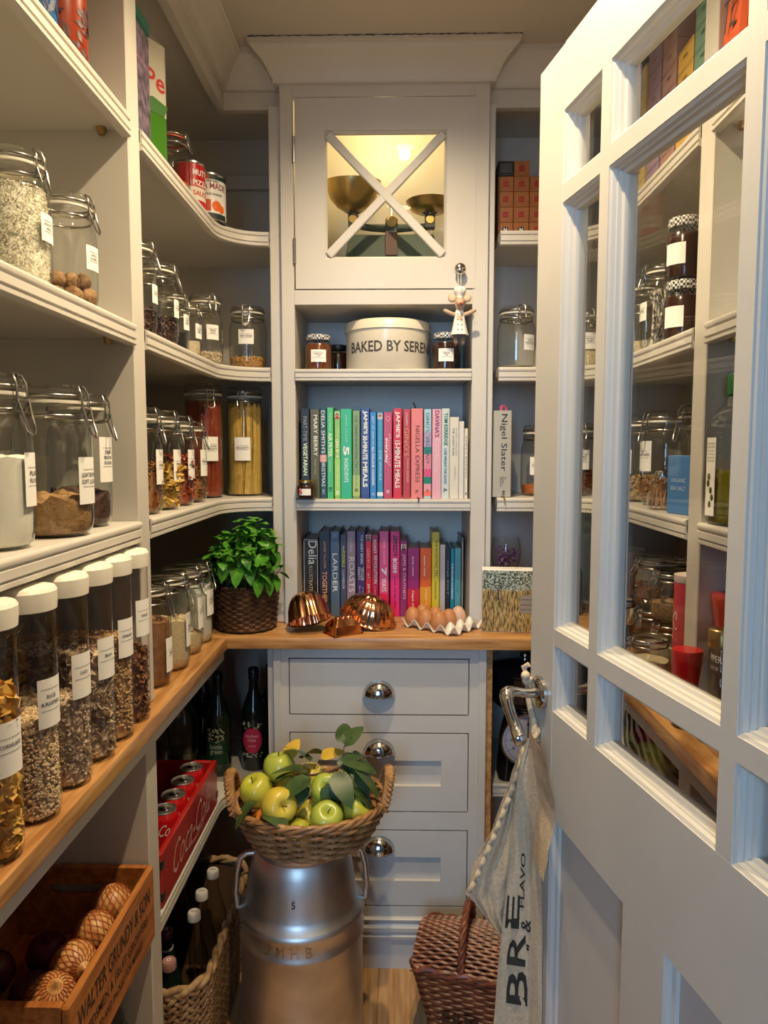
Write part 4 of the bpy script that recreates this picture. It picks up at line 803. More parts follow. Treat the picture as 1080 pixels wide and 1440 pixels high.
def jam(label, loc, R, H, m, lines, face=0, lidm='gingham', facet=True):
    j = thing('jam_jar', label, 'jar', loc, face, 'jam jars')
    seg = 8 if facet else 28
    ob('body', B().lathe([(R*.7,0),(R*.97,.003),(R,.010),(R,H*.68),(R*.92,H*.76),(R*.82,H*.80),(R*.82,H*.84)], 32, None), 'glass', j, smooth=50)
    ob('contents', B().lathe([(.0001,.003),(R*.9,.004),(R*.95,.010),(R*.95,H*.66),(R*.86,H*.74),(.0001,H*.745)], 32), m, j, smooth=50)
    ob('lid', B().lathe([(.0001,H),(R*.80,H),(R*.87,H*.985),(R*.89,H*.95),(R*.89,H*.86),(R*.86,H*.845)], 36, None, lambda a, v: 1+(.012*math.cos(a*18) if v > .5 else 0)), lidm, j, smooth=40)
    if lines is not None: curved_label(j, R, H*.22, H*.56, R*1.15, lines, 0, .004)
    return j
ZJ = 1.6208
jam('jam jar with black gingham lid and handwritten label beside the cake tin', (-.222, 2.042, ZJ), .037, .098, 'honey', ['APRICOT', 'JAM'], .1)
jam('dark jam jar behind the gingham lidded jar and cake tin', (-.178, 2.168, ZJ), .033, .088, 'jam', None, 0, 'black')
jam('jam jar with black gingham lid behind the toy mouse', (.130, 2.042, ZJ), .037, .102, 'jam', ['DAMSON', 'JAM'], 0)
jam('dark jam jar in the back corner behind the toy mouse', (.150, 2.190, ZJ), .033, .092, 'jam', None, 0, 'black')
jam('dark jam jar against the cabinet side behind the gingham lidded jar', (-.245, 2.205, ZJ), .033, .086, 'jam', None, 0, 'black')
j = jam('small jam jar with gold lid in front of the dark books', (-.251, 1.9665+.030, 1.2688), .0275, .052, 'jam', [' '], 0, 'brass')
j.location.y = 1.968+.004; j.location.z = 1.2690
t = B()
for i in range(7): t.ball((-.012+.003*math.cos(i*.9), -.0290, .020+.003*math.sin(i*.9)+.004*(i % 2)), (.0022,.0004,.0022), 8, 4)
ob('flower_print', t, flat(srgb(190,60,90)), j)

# ------------------------------------------------------------------ toy mouse hanging from the knob
mo = thing('toy_mouse', 'felt toy mouse in white chef dress hanging from the cabinet knob', 'toy', (.160, CY-.036, 1.649))
mo.scale = (.9,)*3
def V3(pts, r, seg=10): return B().tube(pts, r, seg)
ob('body', V3([(0,0,.062),(0,-.002,.085),(0,-.003,.112),(0,-.003,.128),(0,-.004,.140),(0,-.006,.150),(0,-.004,.162),(0,-.002,.167)], [.018,.017,.013,.0085,.0125,.0155,.011,.003], 14), mat('felt', srgb(190,165,140), .95, bump=.3, bscale=300), mo, smooth=70)
ob('muzzle', V3([(0,-.012,.152),(0,-.022,.147),(0,-.030,.144),(0,-.033,.143)], [.013,.009,.005,.002], 12), 'felt', mo, smooth=70)
ob('nose', B().ball((0,-.0335,.144), .0042, 12, 8), flat(srgb(185,30,30)), mo, smooth=70)
for sx in (-1, 1):
    e = ob('ear', B().ball((sx*.0215,-.001,.166), (.0125,.0035,.0125), 16, 8), 'felt', mo, smooth=70)
    ob('inner_ear', B().ball((sx*.0215,-.0038,.166), (.009,.0016,.009), 14, 6), flat(srgb(215,190,165), .9), e, smooth=70)
    ob('eye', B().ball((sx*.007,-.0195,.155), .0014, 8, 6), 'black', mo, smooth=70)
    ob('arm', V3([(sx*.011,-.002,.118),(sx*.026,-.005,.122),(sx*.042,-.008,.129),(sx*.047,-.009,.131)], [.006,.0062,.0058,.003], 10), 'felt', mo, smooth=70)
    ob('leg', V3([(sx*.009,-.001,.066),(sx*.010,-.002,.052),(sx*.010,-.004,.038),(sx*.010,-.006,.030)], [.008,.0078,.0075,.004], 10), mat('leg_felt', srgb(125,105,95), .95) if sx < 0 else 'leg_felt', mo, smooth=70)
dress = ob('dress', B().lathe([(.0105,.132),(.0135,.124),(.017,.100),(.022,.075),(.0265,.060),(.0255,.0595)], 28, None, lambda a, v: 1+.05*v*math.cos(a*7)), mat('white_cloth', (.80,.78,.74), .9, bump=.2, bscale=300), mo, smooth=60)
for i in range(4):
    for sx in (-1, 1):
        z = .118-.015*i; r = .0145+(.118-z)*.20
        ob('button', B().ball((sx*.006, -math.sqrt(max(r*r-.000036, 0))-.0012, z), (.0017,.0009,.0017), 8, 5), 'black', dress, smooth=70)
ob('chef_hat', B().lathe([(.0105,.166),(.0105,.174),(.015,.180),(.0175,.190),(.014,.197),(.0001,.199)], 28, None, lambda a, v: 1+.10*math.cos(a*9)*(1 if v > .3 else 0)), 'white_cloth', mo, smooth=60)
ob('string', B().tube([(-.003,-.001,.197),(-.004,.006,.225),(-.0045,.012,.252),(0,.013,.2655),(.0045,.012,.252),(.004,.006,.225),(.003,-.001,.197)], .0009, 6), 'cotton', mo)

# ------------------------------------------------------------------ balance scales in the lit cupboard
sc_ = thing('balance_scales', 'old green iron balance scales with brass pans in the lit cupboard', 'scales', (-.02, 2.11, 1.8780))
b = B().prism([(-.135,-.055),(.135,-.055),(.135,.055),(-.135,.055)], 0, .012)
b.add([(-.135,-.055,.012),(.135,-.055,.012),(.135,.055,.012),(-.135,.055,.012),(-.118,-.035,.122),(.118,-.035,.122),(.118,.035,.122),(-.118,.035,.122)], [(0,1,5,4),(1,2,6,5),(2,3,7,6),(3,0,4,7),(4,5,6,7)])
ob('base', b, 'scale_green', sc_, bevel=.003)
ob('plinth', B().box(-.140, .140, -.060, .060, -.0478, -.0002), 'scale_green', sc_, bevel=.003)
ob('base_plate', B().box(-.017, .017, -.0555, -.05, .06, .124), flat(srgb(95,62,38)), sc_, bevel=.001)
ob('beam', B().tube([(-.115,0,.158),(-.06,0,.150),(0,0,.148),(.06,0,.150),(.115,0,.155)], [.008,.010,.013,.010,.008], 10), 'scale_green', sc_)
ob('post', B().box(-.017, .017, -.016, .016, .122, .172).box(-.026, .026, -.02, .02, .122, .127), 'scale_green', sc_, bevel=.003)
ob('medallion', B().lathe([(.0001,.019),(.014,.019),(.0165,.016),(.0165,.012)], 24, T(0,0,.162) @ Matrix.Rotation(PI/2, 4, 'X')), 'brass', sc_)
ob('pointer', B().tube([(0,0,.17),(0,0,.215),(0,0,.225)], [.003,.002,.0005], 6).tube([(.012*math.cos(PI*i/8), 0, .205+.02*math.sin(PI*i/8)) for i in range(9)], .0018, 6), 'steel', sc_)
for sx, z in ((-1, .160), (1, .158)):
    cr = ob('cradle', B().box(sx*.108-.014, sx*.108+.014, -.014, .014, z-.012, z+.026).tube([(sx*.108-.05, 0, z+.085 if sx < 0 else z+.045), (sx*.108-.035, 0, z+.045), (sx*.108, 0, z+.024), (sx*.108+.035, 0, z+.045), (sx*.108+.05, 0, z+.085 if sx < 0 else z+.045)], .005, 8), 'iron', sc_, bevel=.002)
    ob('medallion', B().lathe([(.0001,.017),(.011,.017),(.013,.013)], 20, T(sx*.108,0,z+.010) @ Matrix.Rotation(PI/2, 4, 'X')), 'brass', cr)
    ob('hook', B().tube([(sx*.108,-.004,z-.01),(sx*.108+.006,-.004,z-.022),(sx*.108,-.004,z-.032),(sx*.108-.007,-.004,z-.026)], .0018, 6), 'steel', cr)
ob('pan', B().lathe([(.0001,.0),(.020,.002),(.045,.014),(.064,.036),(.076,.066),(.079,.082),(.077,.082),(.074,.067),(.062,.038),(.044,.017),(.0001,.003)], 48, T(-.108,-.004,.190) @ Matrix.Rotation(rad(8), 4, 'X')), 'brass', sc_, smooth=60)
ob('pan', B().lathe([(.0001,.0),(.040,.001),(.055,.008),(.064,.024),(.068,.028),(.062,.024),(.053,.010),(.0001,.003)], 48, T(.108,-.004,.190)), 'brass', sc_, smooth=60)

# ------------------------------------------------------------------ worktop: copper moulds, eggs, picture box
def fluted(n, amp): return lambda a, v: 1 + amp*(1-abs(math.cos(a*n/2))*2)*(.4+.6*v if v < .95 else .3)
m1 = thing('jelly_mould', 'fluted dome copper mould tipped on its side against the cabinet', 'mould', (-.235, 1.900, ZT+.030), 0, 'copper moulds on the worktop', (rad(-24), rad(-15), 0))
PM = [(.0001,.078),(.012,.077),(.024,.074),(.034,.068),(.044,.055),(.051,.034),(.055,.008),(.0565,.0),(.060,-.001),(.060,-.003),(.055,-.002)]
ob('dome', B().lathe(PM, 96, None, fluted(16, .045)), 'copper', m1, smooth=60)
m2 = thing('jelly_mould', 'small rectangular copper mould lying between the two fluted domes', 'mould', (-.145, 1.880, ZT), rad(35), 'copper moulds on the worktop')
sq = lambda w, d, r: [(sx*(w-r)+r*math.cos(rad(a)), sy*(d-r)+r*math.sin(rad(a))) for sx, sy, a0 in ((1,1,0),(-1,1,90),(-1,-1,180),(1,-1,270)) for a in (a0, a0+45, a0+90)]
ob('body', loft(B(), [(sq(.046,.034,.006), 0), (sq(.046,.034,.006), .002), (sq(.042,.030,.006), .0025), (sq(.040,.028,.006), .024), (sq(.034,.022,.006), .031), (sq(.026,.014,.005), .040)]), 'copper', m2, smooth=30)
for k in range(3): ob('boss', B().ball((-.016+.016*k, 0, .041), (.009,.010,.006), 14, 8), 'copper', m2, smooth=70)
m3 = thing('jelly_mould', 'wide oval fluted copper mould leaning on the small one', 'mould', (-.082, 1.950, ZT+.028), rad(0), 'copper moulds on the worktop', (rad(12), rad(16), rad(-12)))
o = ob('dome', B().lathe([(.0001,.060),(.014,.060),(.026,.058),(.040,.052),(.052,.040),(.060,.022),(.064,.004),(.066,0),(.070,-.001),(.070,-.003),(.064,-.002)], 112, Matrix.Diagonal((1.16,.86,1,1)), fluted(24, .030)), 'copper', m3, smooth=60)
ob('rose_boss', B().lathe([(.0001,.067),(.010,.066),(.018,.063),(.022,.057)], 48, None, lambda a, v: 1+.15*math.cos(a*8)), 'copper', m3, smooth=60)
# egg tray
eg = thing('egg_tray', 'white ceramic egg tray with scalloped rim on the worktop', 'egg tray', (.120, 1.9500, ZT), rad(-40))
nx, ny, pt = 4, 3, .0445
def tray(u, v):
    x, y = (u-.5)*nx*pt, (v-.5)*ny*pt
    cx_, cy_ = math.cos(2*PI*u*nx), math.cos(2*PI*v*ny)
    z = .024 + .010*(cx_+cy_)*.5 + .006*cx_*cy_
    e = max(abs(u-.5), abs(v-.5))*2
    return (x, y, z*1.0+.0)
ZO = min(tray(i/64, j/48)[2] for i in range(65) for j in range(49))
g = B().grid(lambda u, v: (tray(u, v)[0], tray(u, v)[1], tray(u, v)[2]-ZO+.0035), 64, 48)
g.grid(lambda u, v: (tray(u, 1-v)[0], tray(u, 1-v)[1], tray(u, 1-v)[2]-ZO+.0005), 64, 48)
for e_ in range(4):
    def edge(s_, t_):
        u, v = ((s_, 0), (1, s_), (1-s_, 1), (0, 1-s_))[e_]; p = tray(u, v); return (p[0], p[1], p[2]-ZO+.0005+.003*t_)
    g.grid(edge, 64, 1)
ob('tray', g, 'ceramic', eg, smooth=60)
def egg(label, i, jj, m, tilt=0):
    Mt = T(.120, 1.9500, ZT) @ Rz(rad(-40)); p = Mt @ Vector(((i+.5-nx/2)*pt, (jj+.5-ny/2)*pt, .0265))
    prof = []
    for k in range(17):
        t_ = PI*k/16; z = -math.cos(t_); prof.append((max(.0001, .0215*math.sin(t_)*(1-.10*z)), .0275*z))
    e = ob('egg', B().lathe(prof, 28), m, None, p, (tilt, tilt*.5, 0), smooth=70); tag(e, label, 'egg', 'eggs in the ceramic tray'); return e
EG = 'brown hen egg standing in the ceramic tray'
for i, jj, l in ((0,0,'brown egg in the end cup nearest the copper moulds'),(1,0,'brown egg second along the front edge of the tray'),(2,0,'brown egg beside the empty cups of the tray'),(0,1,'brown egg behind the end egg next to the moulds'),(1,1,'brown egg in the middle of the tray'),(2,1,'brown egg behind the one beside the empty cups')): egg(l, i, jj, 'egg', .08*(i-1))
egg('paler pinkish egg at the back of the tray', 2, 2, 'egg_pale')
# picture box
def meadow():
    m = bpy.data.materials.new('meadow_print'); m.use_nodes = True; N = m.node_tree.nodes; L = m.node_tree.links; p = N['Principled BSDF']; p.inputs['Roughness'].default_value = .6
    tc = N.new('ShaderNodeTexCoord'); sp = N.new('ShaderNodeSeparateXYZ'); L.new(tc.outputs['Object'], sp.inputs[0])
    mp = N.new('ShaderNodeMapping'); mp.inputs['Scale'].default_value = (1, 1, .16); L.new(tc.outputs['Object'], mp.inputs[0])
    n1 = N.new('ShaderNodeTexNoise'); n1.inputs['Scale'].default_value = 430; n1.inputs['Detail'].default_value = 5; L.new(mp.outputs[0], n1.inputs[0])
    r1 = N.new('ShaderNodeValToRGB'); e = r1.color_ramp.elements; e[0].position = .38; e[0].color = (*srgb(58,48,20),1); e[1].position = .62; e[1].color = (*srgb(200,170,105),1); L.new(n1.outputs[0], r1.inputs[0])
    n2 = N.new('ShaderNodeTexNoise'); n2.inputs['Scale'].default_value = 190; n2.inputs['Detail'].default_value = 6; L.new(tc.outputs['Object'], n2.inputs[0])
    r2 = N.new('ShaderNodeValToRGB'); e = r2.color_ramp.elements; e[0].position = .42; e[0].color = (*srgb(50,62,25),1); e[1].position = .60; e[1].color = (*srgb(190,200,190),1); L.new(n2.outputs[0], r2.inputs[0])
    ad = N.new('ShaderNodeMath'); ad.operation = 'MULTIPLY_ADD'; ad.inputs[1].default_value = .03; L.new(n2.outputs[0], ad.inputs[0]); L.new(sp.outputs[2], ad.inputs[2])
    gt = N.new('ShaderNodeMath'); gt.operation = 'GREATER_THAN'; gt.inputs[1].default_value = .128; L.new(ad.outputs[0], gt.inputs[0])
    mx = N.new('ShaderNodeMix'); mx.data_type = 'RGBA'; L.new(gt.outputs[0], mx.inputs[0]); L.new(r1.outputs[0], mx.inputs[6]); L.new(r2.outputs[0], mx.inputs[7]); L.new(mx.outputs[2], p.inputs['Base Color']); MT['meadow'] = m
meadow()
c = thing('picture_box', 'white box printed with a photo of a tree in a dry meadow', 'box', (.300, 1.895, ZT), rad(-6))
ob('body', B().box(-.078, .078, 0, .055, 0, .166), 'paper', c, bevel=.001)
ph = ob('photo_print', B().box(-.0775, .0775, -.0008, .0002, .0015, .1645), 'meadow', c, smooth=0)
t = B(); rnd = random.Random(5)
def branch(x, z, a, l, w, d):
    x2, z2 = x+l*math.cos(a), z+l*math.sin(a); nx_, nz_ = -math.sin(a)*w, math.cos(a)*w
    t.add([(x-nx_,-.0012,z-nz_),(x+nx_,-.0012,z+nz_),(x2+nx_*.6,-.0012,z2+nz_*.6),(x2-nx_*.6,-.0012,z2-nz_*.6)], [(0,1,2,3)])
    if d:
        for da in (rnd.uniform(.3,.8), -rnd.uniform(.3,.8)): branch(x2, z2, a+da, l*.72, w*.6, d-1)
branch(-.035, .085, PI/2, .026, .0022, 5)
for v in t.v: pass
t.v = [(min(max(p[0], -.076), .076), p[1], min(p[2], .163)) for p in t.v]
ob('tree_print', t, flat(srgb(45,40,25)), ph, smooth=0)
t = B().box(.022, .0765, -.0014, -.0009, .052, .100)
ob('beehive_print', t, flat(srgb(150,140,130)), ph, smooth=0)
t = B()
for z in (.062, .074, .088): t.box(.022, .0765, -.0018, -.0013, z, z+.0014)
ob('beehive_line_print', t, flat(srgb(95,88,80)), ph, smooth=0)
t = B(); put_text(t, 'KITCHEN', .05, .006, lambda x, y: (x, .028+y, .1668), 0); ob('lettering', t, flat(srgb(110,110,110)), c, smooth=0)
c = thing('glass_vase', 'rounded glass vase of purple dried flowers behind the picture box', 'vase', (.316, 2.115, ZT))
ob('body', B().lathe([(.0001,.004),(.028,0),(.034,.004),(.030,.06),(.028,.10),(.034,.135),(.042,.160),(.0445,.185),(.041,.212),(.036,.228)], 40), 'glass', c, smooth=60)
t = B(); rnd = random.Random(8)
for i in range(46): t.ball((rnd.uniform(-.028,.028), rnd.uniform(-.028,.028), rnd.uniform(.148,.200)), .005, 7, 5)
o = ob('dried_flowers', t, mat('lilac_flower', srgb(95,45,95), .9, col2=srgb(150,105,150), nscale=70), c); o['kind'] = 'stuff'
t = B()
for i in range(7): t.tube([(rnd.uniform(-.01,.01), rnd.uniform(-.01,.01), .006), (rnd.uniform(-.02,.02), rnd.uniform(-.02,.02), .17)], .0012, 5)
ob('stalks', t, 'bark', c)

# ------------------------------------------------------------------ basil in a wicker basket
def weave(b, pathf, rows, z0, z1, n, amp, r, seg=5, stakes=30):
    # pathf(t, k) -> (x, y) at height fraction k; rows of wavy rods round upright stakes
    for i in range(rows):
        k = (i+.5)/rows; z = z0+(z1-z0)*k; pts = []
        for q in range(n):
            t_ = q/n; x, y = pathf(t_, k); x2, y2 = pathf(t_+.002, k); tx, ty = x2-x, y2-y; l = math.hypot(tx, ty) or 1
            w = amp*math.cos(2*PI*t_*stakes/2 + PI*(i % 2))
            pts.append((x+ty/l*w, y-tx/l*w, z))
        b.tube(pts, r, seg, True)
    return b
circ = lambda R0, R1: (lambda t_, k: ((R0+(R1-R0)*k)*math.cos(2*PI*t_), (R0+(R1-R0)*k)*math.sin(2*PI*t_)))
bp = thing('potted_basil', 'bushy green basil plant in a dark woven basket', 'plant', (-.412, 1.936, ZT))
ob('basket', weave(B(), circ(.076, .086), 15, .005, .118, 96, .0028, .0044, 5, 32).lathe([(.0001,.003),(.074,.003),(.078,.01),(.083,.115),(.080,.115)], 40), 'wicker_dark', bp, smooth=60)
b = B()
for q in range(2): b.tube([((.088+.003*math.cos(2*PI*i/6+q*PI))*math.cos(2*PI*i/90), (.088+.003*math.cos(2*PI*i/6+q*PI))*math.sin(2*PI*i/90), .121+.003*math.sin(2*PI*i/6+q*PI)) for i in range(90)], .0035, 5, True)
ob('basket_rim', b, 'wicker_dark', bp, smooth=60)
ob('soil', B().lathe([(.0001,.112),(.079,.108)], 24), mat('soil', (.02,.012,.008), .95), bp)
def leafmesh(nm, L_, Wd, cup, curl, fold, m):
    b = B()
    def fn(u, v):
        w = math.sin(PI*min(1, u**.72))**.6*(1-.15*u); s_ = (v-.5)*2
        return (L_*u, Wd*w*s_, cup*(s_*s_)*w - fold*abs(s_)*w*0 - curl*u*u*L_ + cup*.8*math.sin(PI*u)*(1-s_*s_))
    b.grid(fn, 7, 4); me = mesh_of(nm, b, 80); me.materials.append(MT[m]); return me
LM = [leafmesh('leaf', .044, .0165, .006, .30, 0, 'leaf'), leafmesh('leaf', .038, .0150, .007, .55, 0, 'leaf'), leafmesh('leaf', .031, .0125, .005, .15, 0, 'leaf')]
rnd = random.Random(21); st = B()
tips = []
for i in range(62):
    a = rnd.random()*6.283; rr = rnd.random()**.55; x, y = .112*rr*math.cos(a)+.008, .100*rr*math.sin(a)-.012; z = .290-.095*rr**2+rnd.uniform(-.03,.012)
    if i < 16: z = .150+rnd.uniform(-.01,.08); x, y = .118*math.cos(a), .100*math.sin(a)-.012
    x = max(x, -.088)
    if x < -.02: z = min(z, .248)
    if y > .0: z = min(z, .238); x = min(x, .025); y = min(y, .070)
    tips.append((x, y, z)); st.tube([(x*.35, y*.35, .108), (x*.7, y*.7, z*.75), (x, y, z)], [.002,.0018,.001], 5)
ob('stems', st, mat('stem_green', (.10,.22,.04), .6), bp)
for x, y, z in tips:
    base = rnd.random()*6.28
    for lev in range(3):
        nl = 4 if lev == 0 else 2
        for q in range(nl):
            sz = (.70, 1.05, 1.2)[lev]*rnd.uniform(.8, 1.15)
            o = bpy.data.objects.new('leaf', LM[rnd.randrange(3)]); COL.objects.link(o); o.parent = bp
            o.location = (x*(1-.1*lev), y*(1-.1*lev), z-.014*lev); o.scale = (sz, sz, sz)
            o.rotation_euler = (rnd.uniform(-.3,.3), (-.55 if lev == 0 else .05+.25*lev)+rnd.uniform(-.25,.3), base+lev*1.57+q*2*PI/nl+rnd.uniform(-.3,.3))

# ------------------------------------------------------------------ milk churn and basket of apples
CHX, CHY = -.222, 1.600
ch = thing('milk_churn', 'dented aluminium milk churn standing on the oak floor', 'churn', (CHX, CHY, .0008))
ob('body', B().lathe([(.0001,.004),(.132,.004),(.136,0),(.142,.002),(.144,.012),(.141,.02),(.141,.296),(.1435,.300),(.1435,.308),(.141,.312),(.141,.344),(.144,.348),(.144,.357),(.139,.364),(.131,.372),(.126,.384),(.123,.410),(.119,.440),(.113,.470),(.106,.490),(.102,.496),(.106,.503),(.109,.509),(.107,.516),(.100,.518),(.094,.514),(.092,.48),(.0001,.47)], 64), 'aluminium', ch, smooth=50)
for sx in (-1, 1):
    h = B().tube([(sx*.138,.0,.350),(sx*.149,.0,.358),(sx*.151,.0,.390),(sx*.147,.0,.440),(sx*.139,.0,.472),(sx*.124,.0,.482),(sx*.106,.0,.482)], .0068, 10)
    ob('handle', h, 'aluminium', ch, smooth=60, rot=(0, 0, rad(8)))
t = B(); R = .1418
for i, s_ in enumerate('JMHB'): put_text(t, s_, .016, .022, lambda x, y: (R*math.sin((x-.045+i*.032)/R-.12), -R*math.cos((x-.045+i*.032)/R-.12), .328+y), .0)
ob('embossed_letters', t, 'steel', ch, smooth=0)
t = B(); put_text(t, '5', .008, .016, lambda x, y: (x-.002, -.1235, .425+y), .0); ob('stamped_number', t, 'iron', ch, smooth=0)
BZ = .5190; AX, AY = -.198, 1.580
ab = thing('apple_basket', 'oval brown willow basket with plaited handles on the milk churn', 'basket', (AX, AY, BZ), rad(4))
ell = lambda t_, k: ((.118+.050*k**.7)*math.cos(2*PI*t_), (.102+.042*k**.7)*math.sin(2*PI*t_))
ob('weave', weave(B(), ell, 10, .006, .092, 130, .0060, .0046, 6, 26), 'wicker', ab, smooth=60)
ob('base', loft(B(), [([ell(i/40, 0) for i in range(40)], .001), ([ell(i/40, .05) for i in range(40)], .008)]), 'wicker', ab)
st = B()
for i in range(26): x, y = ell(i/26, 0); x1, y1 = ell(i/26, 1); st.tube([(x, y, .004), ((x+x1)/2*1.02, (y+y1)/2*1.02, .045), (x1, y1, .096)], .0045, 6)
ob('stakes', st, 'wicker', ab, smooth=60)
b = B()
for q in range(3): b.tube([((ell(i/120, 1)[0])*(1+.022*math.cos(2*PI*i/12+q*2.09)), ell(i/120, 1)[1]*(1+.022*math.cos(2*PI*i/12+q*2.09)), .098+.0055*math.sin(2*PI*i/12+q*2.09)) for i in range(120)], .0052, 6, True)
ob('rim', b, 'wicker', ab, smooth=60)
for sx in (-1, 1):
    b = B()
    for q in range(3):
        pts = []
        for i in range(61):
            a = PI*i/60; w = 2*PI*i/9+q*2.09
            pts.append((sx*(.166+.014*math.sin(a)+.007*math.cos(w)), .050*math.cos(a)+.007*math.sin(w)*abs(math.sin(a)), .090+.068*math.sin(a)+.007*math.sin(w)*abs(math.cos(a))))
        b.tube(pts, .0058, 6)
    ob('handle', b, 'wicker', ab, smooth=60)
def apple(label, x, y, z, m, r=.034, rot=(0,0,0)):
    a = thing('apple', label, 'apple', (AX+x, AY+y, BZ+z), 0, 'apples in the willow basket', rot)
    pf = [(.0001,.68),(.10,.72),(.22,.86),(.42,.97),(.66,.93),(.88,.70),(1.0,.30),(1.01,-.05),(.93,-.42),(.76,-.72),(.52,-.88),(.34,-.93),(.18,-.86),(.08,-.78),(.0001,-.76)]
    ob('flesh', B().lathe([(p*r, q*r*.94) for p, q in pf], 32, None, lambda t_, v: 1+.018*math.cos(5*t_+x*90)), m, a, smooth=70)
    ob('stem', B().tube([(0,0,r*.62),(.001,.001,r*.85),(.003,.001,r*1.08)], .0014, 5), 'bark', a)
AP = [('rosy yellow apple at the front of the basket rim', -.068, -.088, .098, 'apple_yellow', .0385, (1.2,.3,.4)), ('round green apple beside the twig over the front rim', .048, -.096, .088, 'apple_green', .036, (.5,.2,0)),
 ('pale green apple lying on its side at the front rim', -.008, -.104, .082, 'apple', .032, (1.5,.2,.6)), ('yellow green apple by the plaited handle and twig', .100, -.070, .094, 'apple', .035, (.3,.9,0)),
 ('yellow green apple beside the plaited handle away from the twig', -.110, -.015, .112, 'apple', .037, (.2,-.4,.2)), ('green apple with its stalk up beside the yellow leaf', -.078, .030, .132, 'apple_green', .037, (-.1,-.1,0)),
 ('yellow apple tucked under the broad dark leaf', -.055, -.022, .108, 'apple_yellow', .034, (.6,.2,0)), ('green apple hanging among the twig leaves', .035, -.030, .118, 'apple_green', .036, (.8,-.3,.3)),
 ('yellow apple at the back of the basket below the leaves', -.010, .062, .112, 'apple_yellow', .036, (0,.3,0)), ('blushed apple low in the middle of the basket', .000, -.045, .078, 'apple_yellow', .034, (.4,.5,0)),
 ('yellow apple at the back beside the second handle', .082, .040, .106, 'apple_yellow', .036, (.3,.1,0)), ('orange blushed apple half hidden beside the front yellow apple', -.112, -.066, .080, mat('apple_red', srgb(200,100,30), .35, col2=srgb(215,150,40), nscale=12), .032, (.8,0,0)),
 ('green apple at the very bottom of the basket', .050, .000, .046, 'apple_green', .034, (0,0,0)), ('yellow apple at the bottom against the weave', -.050, .025, .048, 'apple', .034, (0,0,0))]
AP = [list(a) for a in AP]
for it in range(160):
    for i in range(len(AP)):
        for j in range(i):
            p, q = Vector(AP[i][1:4]), Vector(AP[j][1:4]); d = p-q; m_ = (AP[i][5]+AP[j][5])*1.03-d.length
            if m_ > 0:
                d = d.normalized()*m_*.5
                for k_ in range(3): AP[i][1+k_] += d[k_]; AP[j][1+k_] -= d[k_]
    for a in AP:
        a[3] = max(min(a[3], .150), .014+a[5]); k_ = min(max(a[3]/.095, 0), 1)**.7
        e = math.hypot(a[1]/(.108+.050*k_-a[5]*1.05), a[2]/(.092+.042*k_-a[5]*1.05))
        if e > 1 and a[3] < .125: a[1] /= e; a[2] /= e
for a in AP: apple(*a)
tw = thing('apple_twig', 'leafy apple twig lying across the apples and reaching past the rim', 'twig', (AX, AY, BZ))
ob('stem', B().tube([(-.030,.0,.150),(.010,-.015,.158),(.045,-.02,.168),(.080,-.01,.180),(.120,-.01,.196),(.160,-.015,.214)], [.003,.0028,.0028,.0025,.002,.0012], 7).tube([(.045,-.02,.168),(.055,-.05,.150),(.05,-.07,.125)], .0016, 6).tube([(.08,-.01,.18),(.075,.01,.205),(.08,.02,.225)], .0016, 6), 'bark', tw)
AL = leafmesh('leaf', .075, .022, .004, .25, 0, 'leaf_apple'); AL2 = leafmesh('leaf', .058, .019, .006, .5, 0, 'leaf_apple'); AL3 = leafmesh('leaf', .050, .018, .004, .3, 0, 'leaf_yellow')
for x, y, z, r, me in ((-.005,-.02,.158,(.3,.15,2.7),AL),(.000,-.045,.150,(-.5,.5,-2.2),AL),(.0,.01,.170,(.5,-.35,2.4),AL),(-.02,.02,.172,(-.6,-.2,1.2),AL2),(.045,-.05,.148,(.2,1.1,-1.2),AL2),(.075,-.02,.170,(.6,.5,-.6),AL),(.085,-.03,.168,(-.4,.9,-.9),AL2),(.095,.0,.184,(.3,.2,.6),AL2),(.08,.01,.205,(.2,-.8,.9),AL2),(.082,.015,.21,(-.5,-.7,2.0),AL2),(.09,-.05,.14,(.1,.3,-.2),AL2),(.06,0,.172,(.8,.1,.2),AL),(-.06,.05,.155,(.2,-.9,1.0),AL3),(.02,.04,.165,(.3,-.4,.2),AL3),(-.105,-.065,.112,(.3,.1,-2.4),AL2),(-.085,-.110,.106,(.1,-.1,-.5),AL2),(-.01,-.035,.172,(.1,.05,2.9),AL),(.01,-.06,.165,(-.2,.25,-2.6),AL),(.06,-.045,.172,(.3,.5,-1.0),AL),(.07,-.01,.185,(.2,.1,-.2),AL),(.10,-.03,.175,(-.3,.45,-.5),AL)):
    o = bpy.data.objects.new('leaf', me); COL.objects.link(o); o.parent = tw; o.location = (x, y, z+.008); o.rotation_euler = r; o.scale = (1.15,)*3

